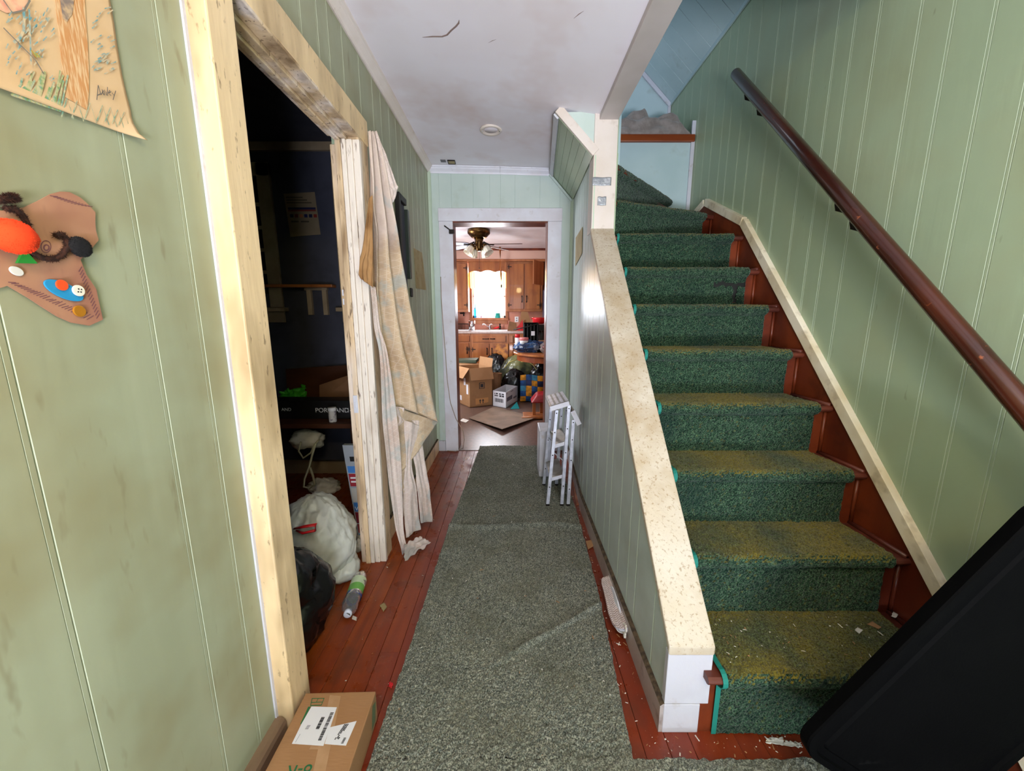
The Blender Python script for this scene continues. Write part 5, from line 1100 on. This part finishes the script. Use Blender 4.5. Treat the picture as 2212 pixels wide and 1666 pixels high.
for x0, x1, z1 in RL: rail(x0, x1, z1, yb2)
def plate(cx, czz, ang, L, mat, nm, th=.022, y0=ya-.012, y1=yb2+.012, grips=False):
    d = V(math.cos(ang), 0, math.sin(ang)); n = V(-d.z, 0, d.x); c = V(cx, 0, czz); b = MB()
    p = [c-d*L/2, c+d*L/2]; b.hexa([p[0]+V(0,y0,0)-n*th, p[1]+V(0,y0,0)-n*th, p[1]+V(0,y1,0)-n*th, p[0]+V(0,y1,0)-n*th, p[0]+V(0,y0,0), p[1]+V(0,y0,0), p[1]+V(0,y1,0), p[0]+V(0,y1,0)])
    o = b.build(nm, [m_alu, m_alutop][0] if mat is None else mat, sstool, bevel=.003)
    if grips:
        for k in range(4):
            f = -.38+k*.25; b = MB(); q = c+d*L*f; w2 = d*.018; b.hexa([q+V(0,y0+.02,0)+n*.0005, q+w2+V(0,y0+.02,0)+n*.0005, q+w2+V(0,y1-.02,0)+n*.0005, q+V(0,y1-.02,0)+n*.0005, q+V(0,y0+.02,0)+n*.003, q+w2+V(0,y0+.02,0)+n*.003, q+w2+V(0,y1-.02,0)+n*.003, q+V(0,y1-.02,0)+n*.003]); b.build('grip_strip', m_alu, o)
    fw = MB(); fw.hexa([p[0]+V(0,y0-.004,0)-n*(th+.006), p[1]+V(0,y0-.004,0)-n*(th+.006), p[1]+V(0,y0,0)-n*(th+.006), p[0]+V(0,y0,0)-n*(th+.006), p[0]+V(0,y0-.004,0)+n*.002, p[1]+V(0,y0-.004,0)+n*.002, p[1]+V(0,y0,0)+n*.002, p[0]+V(0,y0,0)+n*.002]); fw.build('side_lip', m_trim, o)
plate(.298, .708, .30, .125, m_alutop, 'top_step', grips=True)
plate(.418, .625, -1.10, .10, m_alutop, 'rear_step')
plate(.317, .445, .30, .09, m_alutop, 'step', th=.014, y0=ya+.008, y1=yb2-.008)
plate(.295, .215, .30, .095, m_alutop, 'step', th=.014, y0=ya+.008, y1=yb2-.008)
for x0, z0, x1, z1 in ((.266,.385,.345,.315),(.352,.32,.385,.42)):
    for yy in (ya+.012, yb2-.012): b = MB(); b.tube([(x0,yy,z0),(x1,yy,z1)], .008, 6, flat=.4); b.build('brace', m_alu, sstool)
# things around the stool
b = MB(); q0, q1 = P(1170, 1024, z=0), P(1186, 1026, z=0); h_ = P(1172, 927, y=2.86).z
b.box(.212, .30, 2.80, 3.05, .018, h_); o = tag(b.build('white_carton_tall', m_trim, bevel=.004), 'slim white carton standing behind the step stool', 'box')
b = MB(); q = [P(1236, 1043, z=.004), P(1250, 1043, z=.02), P(1259, 1094, z=.012), P(1245, 1091, z=.004)]; b.hexa([p-V(0,0,.004) for p in q]+[p+V(0,0,.008) for p in q])
tag(b.build('clay_tile', M('terracotta', (150, 92, 66), .8, (136, 80, 56), 20), bevel=.002), 'terracotta tile piece lying at the wall under the stool', 'tile')
b = MB(); q = [P(1265, 1170, z=.004), P(1282, 1167, z=.012), P(1285, 1178, z=.010), P(1270, 1187, z=.004)]; b.hexa([p-V(0,0,.003) for p in q]+[p+V(0,0,.004) for p in q]); tag(b.build('wood_chip', m_kraft, bevel=.002), 'flat tan wood chip on the floor beside the runner', 'scrap')
# slipper lying on its side, wavy sole up
sp = thing('slipper', 'pale slipper with wavy rubber sole upturned beside the baseboard', 'shoe', (.43, 1.42, 0))
T = frame((.404, 1.575, .055), V(-.02,-1,-.02), V(1,.0,.42))
def outl(s):                                                   # half widths along the sole, heel (0) to toe (1)
    return float(np.interp(s, [0,.04,.12,.3,.5,.68,.82,.92,.97,1], [.012,.022,.028,.031,.037,.043,.042,.033,.020,.003]))
LS = .30
b = MB(T); NS, NW = 110, 30; vs = []
def sole(i, j):
    s = j; w_ = outl(s); xx = (i-.5)*2*w_+.030+.012*s; yy = s*LS
    ph = (yy/.0098+.42*math.sin(xx/.0165*2*PI*.62)); h_ = .0028*(1 if (ph % 1) < .55 else 0) if .02 < s < .985 and .04 < i < .96 else .0
    HF.append(h_); return V(yy, xx, h_)
HF = []
hflag = lambda f: sum(HF[i] > 0 for i in f) >= 2
b.grid(sole, 48, 320); b.m = [0 if sum(b.v[i][2]*0+1 for i in f) and hflag(f) else 1 for f in b.f]; b.build('sole', [M('rubber_sole', (214, 200, 200), .5), M('sole_groove_dark', (140, 116, 112), .7)], sp)  # groove faces coloured darker than the ridges so the waves show
b = MB(T); ring = [V(s*LS, -outl(s)+.030+.012*s, 0) for s in np.linspace(0, 1, 24)]+[V(s*LS, outl(s)+.030+.012*s, 0) for s in np.linspace(1, 0, 24)]
b.prism(ring, (0,0,-.014), (0,0,-.0005)); b.build('midsole', m_trim, sp)
b = MB(T); b.grid(lambda i, j: V((.30+.62*j)*LS, (.030+.012*(.3+.62*j))+math.cos(PI*i)*outl(.3+.62*j)*.95, -.014-.030*math.sin(PI*i)), 16, 16); b.build('upper', m_paper, sp, smooth=True, thick=.003)
b = MB(); q = [P(1313, 1264, x=.440), P(1325, 1268, x=.444), P(1338, 1300, x=.444), P(1343, 1326, x=.444), P(1340, 1326, x=.44), P(1328, 1302, x=.438)]
b.grid(lambda i, j: (q[0].lerp(q[1], i) if j == 0 else (q[0].lerp(q[5], j*2)).lerp(q[1].lerp(q[2], j*2), i) if j <= .5 else (q[5].lerp(q[4], j*2-1)).lerp(q[2].lerp(q[3], j*2-1), i))+V(.0015*math.sin(j*9)-.004,0,.0), 8, 24); b.build('lining_flap', M('blue_white_cloth', (226, 228, 240), .7), sp, smooth=True, thick=.004)
b = MB(); b.tube([P(1346, 1345, x=.438), P(1352, 1352, x=.440), P(1353, 1365, x=.438), P(1350, 1368, x=.436)], .003, 6); b.box(.432, .440, P(1350,1362,x=.436).y-.006, P(1350,1362,x=.436).y+.006, .03, .05); b.build('pull_tab', m_paper, sp)
# shipping box by the door jamb
sb = thing('shipping_box', 'taped cardboard shipping box with white labels below the door casing', 'box', (-.54, .72, 0))
Tb = Matrix.Translation((-.425, .997, 0)) @ Matrix.Rotation(math.radians(1.5), 4, 'Z')
MB(Tb).box(-.216, 0, -.50, 0, .001, .10).build('carton', m_kraft, sb, bevel=.003)
def onbox(name, mat, pix, lift=.0008, z=.10):
    q = [P(u, v, z=z) for u, v in pix]; n_ = len(q); b = MB(); b.prism([V(p.x, p.y, z) for p in q][::-1], (0,0,.0002), (0,0,lift)); return b.build(name, mat, sb)
bp = lambda x, y: (590+x*.13562, 1450+y*.13562)
onbox('packing_tape', m_tape, [bp(905,385), bp(1080,400), bp(835,1593), bp(640,1593)], .0005)
onbox('packing_tape', m_tape, [bp(600,1200), bp(800,1200), bp(780,1245), bp(575,1250)], .0006)
lab = onbox('address_label', m_label, [bp(612,570), bp(1015,582), bp(920,870), bp(800,1195), bp(300,1160), bp(450,850)], .0012)
lab2 = onbox('address_label', m_label, [bp(905,900), bp(1330,800), bp(1160,1190), bp(820,1165)], .0010)
def quadat(name, mat, pix, lift): return onbox(name, mat, [bp(*q) for q in pix], lift)
r2 = random.Random(3)
for k in range(13):                                            # bar code
    f = k/13; x_ = 770-f*95; y_ = 740+f*190; hgt = 8+r2.random()*7; quadat('barcode_bar', m_ink, [(x_, y_), (x_+55, y_), (x_+52-2, y_+hgt), (x_-3, y_+hgt)], .0016)
for k in range(24):
    f = k/24; x_ = 915-f*205; y_ = 665+f*450; hgt = 6+r2.random()*10; quadat('barcode_bar', m_ink, [(x_, y_), (x_+52, y_), (x_+50, y_+hgt), (x_-3, y_+hgt)], .0016)
for k in range(5): x_ = 545-k*9; y_ = 870+k*14; quadat('print_line', M('grey_print', (130, 130, 140), .7), [(x_, y_), (x_+52, y_), (x_+50, y_+7), (x_-2, y_+7)], .0016)
for k in range(4): x_ = 430-k*20; y_ = 1010+k*34; quadat('print_line', M('grey_print', (150, 150, 160), .7), [(x_, y_), (x_+7, y_), (x_-14, y_+30), (x_-20, y_+30)], .0016)
def onbox_text(st, pix0, pixx, size, mat, nm='lettering'):
    p, q = P(*bp(*pix0), z=.1016), P(*bp(*pixx), z=.1016); d = q-p; text(nm, st, size, frame((p.x, p.y, .1016), d, V(-d.y, d.x, 0)), mat, sb, ext=.0002)
for k in range(13):                                            # smudged print on the second label
    f = k/13; x_ = 980+f*165; y_ = 1085-f*250
    for q_ in range(3):
        if r2.random() < .75: quadat('print_mark', m_ink, [(x_+q_*26, y_-q_*3), (x_+q_*26+17+r2.random()*6, y_-q_*3), (x_+q_*26+17, y_-q_*3+11+r2.random()*5), (x_+q_*26-4, y_-q_*3+12)], .0016)
for k in range(5): x_ = 1085+k*10; y_ = 1150-k*20; quadat('print_mark', m_ink, [(x_, y_), (x_+38, y_-2), (x_+35, y_+8), (x_-3, y_+10)], .0016)
onbox_text('8-R', (650,1485), (380,1500), .045, m_inkg)
for pix in ([(620,435),(815,432),(812,440),(618,444)], [(612,498),(795,492),(792,500),(608,508)], [(600,548),(770,540),(766,550),(596,560)], [(618,436),(628,436),(600,556),(590,556)], [(808,434),(817,434),(772,548),(762,548)], [(718,434),(726,434),(690,500),(682,500)]): quadat('green_print', m_inkg, pix, .0008)
quadat('green_print', m_inkg, [(560,570),(600,570),(450,850),(430,850)], .0006)
q = [P(*bp(x_, y_), x=-.4245) for x_, y_ in ((1575,560),(1625,480),(1620,800),(1565,960))]
b = MB(); b.add([p+V(.0015,0,0) for p in q], [(0,1,2,3)]); b.build('side_print', M('faded_green_ink', (92, 104, 74), .8), sb)
# black storage lid propped at the foot of the stairs
ld2 = thing('storage_lid', 'big black plastic storage lid propped up at the stair foot', 'lid', (1.0, .72, 0))
Tl = frame((.700, .755, .205), V(.53, -.03, .85), V(.85, -.10, -.53))
def rrect(L, W, r, ins, n=8):
    pts = []
    for cx, cy, a0 in ((L-r, W-r, 0), (r, W-r, 90), (r, r, 180), (L-r, r, 270)):
        for k in range(n+1): a_ = math.radians(a0+90*k/n); pts.append((cx+(r-ins)*math.cos(a_), cy+(r-ins)*math.sin(a_)))
    return pts
LL, WW = .80, .385
def ringstack(b, lv):
    rings = [[V(x_, y_, z_) for x_, y_ in rrect(LL, WW, .055, ins)] for ins, z_ in lv]; n_ = len(rings[0])
    vs = [p for r_ in rings for p in r_]; fs = [(i*n_+j, i*n_+(j+1) % n_, (i+1)*n_+(j+1) % n_, (i+1)*n_+j) for i in range(len(rings)-1) for j in range(n_)]
    fs += [tuple(range(n_))[::-1], tuple(range((len(rings)-1)*n_, len(rings)*n_))]; b.add(vs, fs)
b = MB(Tl); ringstack(b, [(.0,.03),(.0,.004),(.003,0),(.018,0),(.022,.006),(.040,.006),(.046,.001),(.05,.001)]); b.build('lid', m_black, ld2, smooth=False)
# towel heaped on the landing
b = MB(); tw = thing('heaped_towel', 'grey towel heaped on the upstairs landing edge', 'towel', (1.1, 3.25, 2.577))
def towel(i, j):
    x_ = .70+i*.62; base_ = float(np.interp(i, [0,.08,.2,.34,.46,.56,.64,.74,.9,1], [.05,.09,.13,.185,.20,.15,.13,.17,.155,.05])); th = PI*j
    rp = 1+.13*math.sin(8*th+7*mnoise.noise(V(i*4, 2, 0))+5*i)*math.sin(th)+.10*mnoise.noise(V(i*9, j*7, 3))
    return V(x_+.015*math.sin(th*3+i*9), 3.225-.125*math.cos(th)*rp, 2.580+base_*max(0, math.sin(th))*rp)
b.grid(towel, 90, 46); b.build('towel', m_towel, tw, smooth=True, thick=.006)
b = MB(); b.tube([(.85,3.30,2.66),(.95,3.28,2.70),(1.08,3.26,2.725),(1.18,3.27,2.71),(1.22,3.29,2.68)], .006, 8); b.build('cord', m_trim, tw, smooth=True)

# ---- children's pictures on the near left wall
XS = XL+.002
def wallpoly(par, name, pts, mat, off, th=.0012, base=None):
    q = [P(u, v, x=XS) for u, v in pts]; b = MB(); b.prism([V(XS, p.y, p.z) for p in q], (off,0,0), (off+th,0,0)); return b.build(name, mat, par)
dw = thing('crayon_drawing', 'childs crayon drawing of a tree taped on the green wall', 'drawing', (XS, .62, 1.55))
edge_r = [(235,-150),(232,-60),(236,0),(245,50),(252,100),(262,160),(272,205),(281,240),(285,268),(292,290),(304,303)]
edge_b = [(295,307),(270,300),(240,291),(200,279),(150,262),(100,243),(50,222),(0,199),(-60,176)]
q = [P(u, v, x=XS) for u, v in edge_r+edge_b+[(-60,-150)]]
b = MB(); nI = 26
def sheetpt(i, j):
    L_ = P(*[np.interp(1-j, np.linspace(0,1,2), t) for t in ((-90,-90), (-200, 160))], x=XS); u_r, v_r = [float(np.interp(1-j, np.linspace(0,1,len(edge_r)), [e[k] for e in edge_r])) for k in (0,1)]; Rr = P(u_r, v_r, x=XS)
    p = L_.lerp(Rr, i); lift = .001+.012*max(0, i-.75)**2*16*max(0, (1-j)-.75)*4+.004*max(0, (1-j)-.85)*6*(.5+.5*math.sin(i*5)); return V(XS+lift, p.y, p.z)
b.grid(sheetpt, 40, 40); b.build('sheet', m_drawing, dw, smooth=True, thick=.0006)
m_trunk = M('brown_crayon', (196, 138, 84), .8, (216, 180, 136), 60, .45, .6, (1, 6, .5))
CO = [0]
def crayon(pts, w_, mat, off=.0026, nm='crayon_stroke'):
    CO[0] += 1; off = .0032+CO[0]*.000012; b = MB(); vs = []; q = [P(u, v, x=XS) for u, v in pts]
    for k, p in enumerate(q):
        t = (q[min(k+1, len(q)-1)]-q[max(k-1, 0)]); t = V(0, t.y, t.z).normalized(); n = V(0, -t.z, t.y)*w_/2; vs += [V(XS+off, p.y, p.z)+n, V(XS+off, p.y, p.z)-n]
    b.add(vs, [(2*k, 2*k+1, 2*k+3, 2*k+2) for k in range(len(q)-1)]); return b.build(nm, mat, dw)
wallpoly(dw, 'tree_trunk', [(116,-20),(116,0),(120,40),(125,90),(132,150),(137,210),(160,222),(185,238),(189,200),(189,150),(186,90),(182,40),(180,0),(178,-20)], m_trunk, .0022, .0003)
wallpoly(dw, 'tree_hole', [(126,-20),(126,0),(132,40),(140,48),(152,30),(156,0),(156,-20)], M('dark_crayon', (128, 112, 104), .8, (190, 160, 124), 80), .0027, .0003)
m_cb, m_cg, m_cl, m_cbl = M('teal_crayon', (110, 150, 130), .8, (190, 178, 140), 120), M('green_crayon', (120, 150, 96), .8, (190, 176, 130), 120), M('pencil', (120, 112, 100), .8), M('blue_crayon', (100, 146, 150), .8, (200, 178, 142), 110)
rr_ = random.Random(5)
for k in range(26): x_ = 20+k*4.2; y0_ = 205+.37*x_*.9; crayon([(x_, min(y0_-5, 268)), (x_+10+rr_.random()*20, 150+rr_.random()*40)], .0022, m_cb if k % 2 else m_cg)
for k, x_ in enumerate((128,150,178,205,222,238,252)): crayon([(x_, 252+k*3), (x_+12, 212+k*5), (x_+26, 258+k*4)], .0018, m_cb)
for k in range(34): x_ = 190+rr_.random()*45; y_ = 10+rr_.random()*150; crayon([(x_, y_), (x_+6+8*rr_.random(), y_-3-6*rr_.random())], .0014, m_cbl)
for k in range(60): x_ = 5+rr_.random()*100; y_ = 25+rr_.random()*150; crayon([(x_, y_), (x_+7*rr_.random()+3, y_-6-5*rr_.random())], .0013, m_cbl)
crayon([(44,16),(45,40),(44,66),(36,82),(22,92)], .003, m_cbl); crayon([(56,20),(58,70),(60,140)], .002, m_cbl); crayon([(0,60),(30,90),(70,130),(88,160)], .0018, m_cl)
crayon([(0,0),(20,28),(46,22),(58,0)], .002, m_cl); wallpoly(dw, 'pink_circle', [(-30,-20),(-10,18),(10,28),(28,27),(46,20),(56,5),(58,-20)], M('pink_crayon', (220, 150, 124), .8, (222, 176, 140), 90), .0022, .0003)
for k in range(4): crayon([(60+k*5, 108+k*3), (72+k*3, 124)], .002, m_cg if k % 2 else M('ochre_crayon', (176, 140, 50), .8))
for pts in ([(203,216),(206,184)], [(206,184),(212,205)], [(204,206),(211,203)], [(213,204),(217,196),(214,193),(218,205)], [(219,206),(219,194),(223,199),(224,206)], [(226,188),(226,207)], [(229,201),(234,198),(231,195),(228,201),(234,207)], [(236,200),(240,206)], [(244,196),(238,216)]): crayon(pts, .0012, M('graphite', (96, 90, 84), .7), nm='pencil_letter')
cr = thing('paper_bear', 'cut paper animal with pompoms and buttons on the green wall', 'craft', (XS, .60, 1.24))
k8 = lambda x_, y_: (x_*.21613, 360+y_*.21613)
ol = [(-420,560),(-100,420),(0,440),(220,410),(350,350),(490,275),(590,250),(680,255),(790,310),(870,380),(940,460),(938,560),(945,640),(972,735),(900,822),(790,930),(850,1080),(950,1230),(965,1310),(990,1420),(1015,1530),(880,1590),(700,1560),(560,1500),(400,1400),(280,1320),(170,1255),(60,1190),(0,1210),(-200,1250),(-420,1000)]
m_brownp = M('brown_construction_paper', (176, 128, 98), .85, (160, 108, 86), 9, stain=((118, 74, 66), 16, .52, .7, .6, (1, 1.5, .6)))
wallpoly(cr, 'paper_body', [k8(*p) for p in ol], m_brownp, .001, .0015)
m_pur = M('purple_pencil', (116, 72, 74), .8)
def mark(pts, w_):
    b = MB(); vs = []; q = [P(*k8(*p), x=XS) for p in pts]
    for k, p in enumerate(q):
        t = (q[min(k+1, len(q)-1)]-q[max(k-1, 0)]); t = V(0, t.y, t.z).normalized(); n = V(0, -t.z, t.y)*w_/2; vs += [V(XS+.0029, p.y, p.z)+n, V(XS+.0029, p.y, p.z)-n]
    b.add(vs, [(2*k, 2*k+1, 2*k+3, 2*k+2) for k in range(len(q)-1)]); b.build('pencil_mark', m_pur, cr)
mark([(440+50*math.cos(t), 800+60*math.sin(t)) for t in np.linspace(0, 6.28, 18)], .0012); mark([(445+26*math.cos(t), 810+28*math.sin(t)) for t in np.linspace(0, 6.28, 14)], .002)
for s_ in range(26): f = s_/26; mark([(60+f*820, 1185+f*390-30), (140+f*820-f*10, 1215+f*350-70+20*rr_.random())], .0012)
for s_ in range(16): f = s_/16; mark([(800+f*190, 1000+f*500), (770+f*190, 1010+f*500+40)], .0014)
for s_ in range(12): f = s_/12; mark([(480+f*420, 290+f*110+20*math.sin(f*3)), (560+f*380, 300+f*110)], .0011)
def onwall(u, v, off): p = P(*k8(u, v), x=XS); return V(XS+off, p.y, p.z)
def fuzzy(path, r_, name, mat, n=16):
    pts = [onwall(p[0]-12, p[1], r_*.6+.002) for p in path]; b = MB(); fine = []
    for k in range(len(pts)-1):
        for t in range(10): fine.append(pts[k].lerp(pts[k+1], t/10))
    fine.append(pts[-1]); b.tube(fine, r_*.55, n)
    for k in range(1500):
        c = rr_.choice(fine); d = V(rr_.gauss(0,1), rr_.gauss(0,1), rr_.gauss(0,1)).normalized(); e = d.orthogonal().normalized()*.0006
        b.add([c+d*r_*.3+e, c+d*r_*.3-e, c+d*r_*(.9+.25*rr_.random())], [(0,1,2)])
    b.build(name, mat, cr)
m_pipe = M('brown_chenille', (66, 34, 20), .95, (40, 20, 12), 200)
fuzzy([(-60,330),(20,320),(80,310),(120,310)], .0078, 'pipe_cleaner', m_pipe)
fuzzy([(20,420),(110,420),(180,470),(230,550),(262,650),(255,760),(290,860),(400,915),(520,925),(600,880),(650,800),(640,720),(590,680),(530,690)], .0068, 'pipe_cleaner', m_pipe)
def pompom(u, v, ry, rz, name, mat, seed):
    fx_ = min(ry, rz)*(.85 if ry > .02 else .45); c = onwall(u, v, fx_*.9+.003); b = MB(); b.blob(c, (fx_, ry, rz), seed, .05, .02, 32, 20, -2); 
    for k in range(900):
        d = V(rr_.gauss(0,1), rr_.gauss(0,1), rr_.gauss(0,1)).normalized(); p = c+V(d.x*fx_*.97, d.y*ry*.97, d.z*rz*.97); e = d.orthogonal().normalized()*.0005; b.add([p+e, p-e, p+d*.0022], [(0,1,2)])
    b.build(name, mat, cr, smooth=True)
pompom(-10, 700, .0245, .0225, 'orange_pompom', M('orange_wool', (244, 66, 16), .9), 3); pompom(745, 802, .0165, .0150, 'black_pompom', M('black_wool', (22, 20, 22), .95), 4)
wallpoly(cr, 'green_foam', [k8(*p) for p in ((128,965),(180,862),(240,868),(330,970))], M('green_foam', (44, 150, 52), .7), .003, .004)
def disc(u, v, r_, mat, name, th=.003, off=.003, ry=1, rot=0, par=None):
    c = onwall(u, v, off); n = 28; pts = []
    for k in range(n): t = 2*PI*k/n; a_, d_ = r_*ry*math.cos(t), r_*math.sin(t); pts.append(c+V(0, a_*math.cos(rot)-d_*math.sin(rot), a_*math.sin(rot)+d_*math.cos(rot)))
    b = MB(); b.prism(pts, (0,0,0), (th,0,0)); return b.build(name, mat, par or cr, bevel=.0008)
disc(615, 1240, .0125, M('blue_foam', (36, 140, 190), .6), 'blue_foam_oval', .0025, .003, 2.15, -.42)
disc(572, 1185, .0082, M('red_button', (232, 84, 40), .3), 'button', .0025, .006); bt = disc(738, 1240, .0088, M('white_button', (232, 224, 206), .3), 'button', .0028, .006)
for du, dv in ((-12,-14),(16,-10),(-16,14),(12,16)): disc(742+du, 1238+dv, .0011, m_dark, 'button_hole', .0004, .0089, par=bt)
disc(765, 1445, .0090, M('amber_button', (196, 130, 36), .25, trans=.3), 'button', .003, .003); disc(135, 1045, .0062, m_paper, 'button', .002, .003, 1.3, -.4)

# ---- litter
def scrap(name, pix, z, mat, lab, cat='scrap', amp=.006):
    b = MB(); q = [P(u, v, z=z) for u, v in pix]; crumple(b, q, 8, amp, rr_.random()*50)
    b.v = [(a, c, max(d, z+.001)) for a, c, d in b.v]; return tag(b.build(name, mat, smooth=True, thick=.001), lab, cat)
scrap('torn_paper', ((1655,1606),(1695,1612),(1690,1594),(1657,1596)), .003, m_paper, 'torn white paper scrap on the floor before the first stair')
scrap('torn_paper', ((1692,1612),(1734,1616),(1728,1606),(1695,1600)), .003, m_paper, 'long torn paper strip on the floor near the black lid')
zt1 = TT[0]+CT_
scrap('paint_chip', ((1846,1362),(1856,1370),(1864,1362),(1852,1356)), zt1+.002, m_paper, 'white paint flake lying on the lowest carpeted step', amp=.002)
scrap('paint_chip', ((1873,1349),(1898,1360),(1904,1356),(1884,1343)), zt1+.002, m_kraft, 'tan splinter lying on the lowest carpeted step', amp=.002)
scrap('paint_chip', ((1925,1332),(1934,1336),(1941,1329),(1930,1322)), zt1+.002, m_paper, 'white paint flake at the wall end of the lowest step', amp=.002)
scrap('dry_leaf', ((820,1308),(828,1322),(836,1312),(830,1302)), .003, M('dry_leaf', (150, 130, 90), .8), 'dry curled leaf on the red floorboards by the runner', 'leaf', .003)
scrap('red_fluff', ((838,1484),(846,1486),(850,1478),(842,1474)), .004, m_redp, 'tiny red fluff at the left edge of the runner', 'scrap', .004)
scrap('paper_bit', ((760,1338),(770,1342),(771,1334),(762,1330)), .002, m_paper, 'tiny white paper bit beside the water bottle cap', 'scrap', .001)
b = MB()
for k in range(420):                                           # crumbs and grit too small to count
    t = rr_.random()
    if t < .45: x_, y_ = rr_.uniform(-.38, .40), rr_.uniform(.80, 3.3); z_ = .022+max(0, ridge(x_, y_))
    elif t < .60: x_, y_ = rr_.uniform(.36, .445), rr_.uniform(.95, 2.6); z_ = .001; x_ = max(x_, interp(RE, y_)+.01); x_ = min(x_, .444)
    elif t < .72: x_, y_ = rr_.uniform(.36, 1.0), rr_.uniform(.89, .945); z_ = .001
    elif t < .86: x_, y_ = rr_.uniform(-.68, -.41), rr_.uniform(1.0, 3.3); z_ = .001
    else: x_, y_ = rr_.uniform(.64, 1.25), rr_.uniform(.96, 1.14); z_ = zt1+.004
    s_ = rr_.choice((.0012,.0016,.002,.003)); a_ = rr_.random()*6; d = V(math.cos(a_), math.sin(a_), 0)*s_*rr_.choice((1,1,1.6,3)); e = V(-math.sin(a_), math.cos(a_), 0)*s_*.6; p = V(x_, y_, z_)
    b.add([p-d-e, p+d-e, p+d+e, p-d+e, p+V(0,0,s_*.8)], [(0,1,4),(1,2,4),(2,3,4),(3,0,4)], 0 if rr_.random() < .6 else 1)
tag(b.build('floor_litter', [m_paper, m_kraft]), 'fine crumbs and paint flakes scattered over carpet, floor and steps', 'litter', kind='stuff')
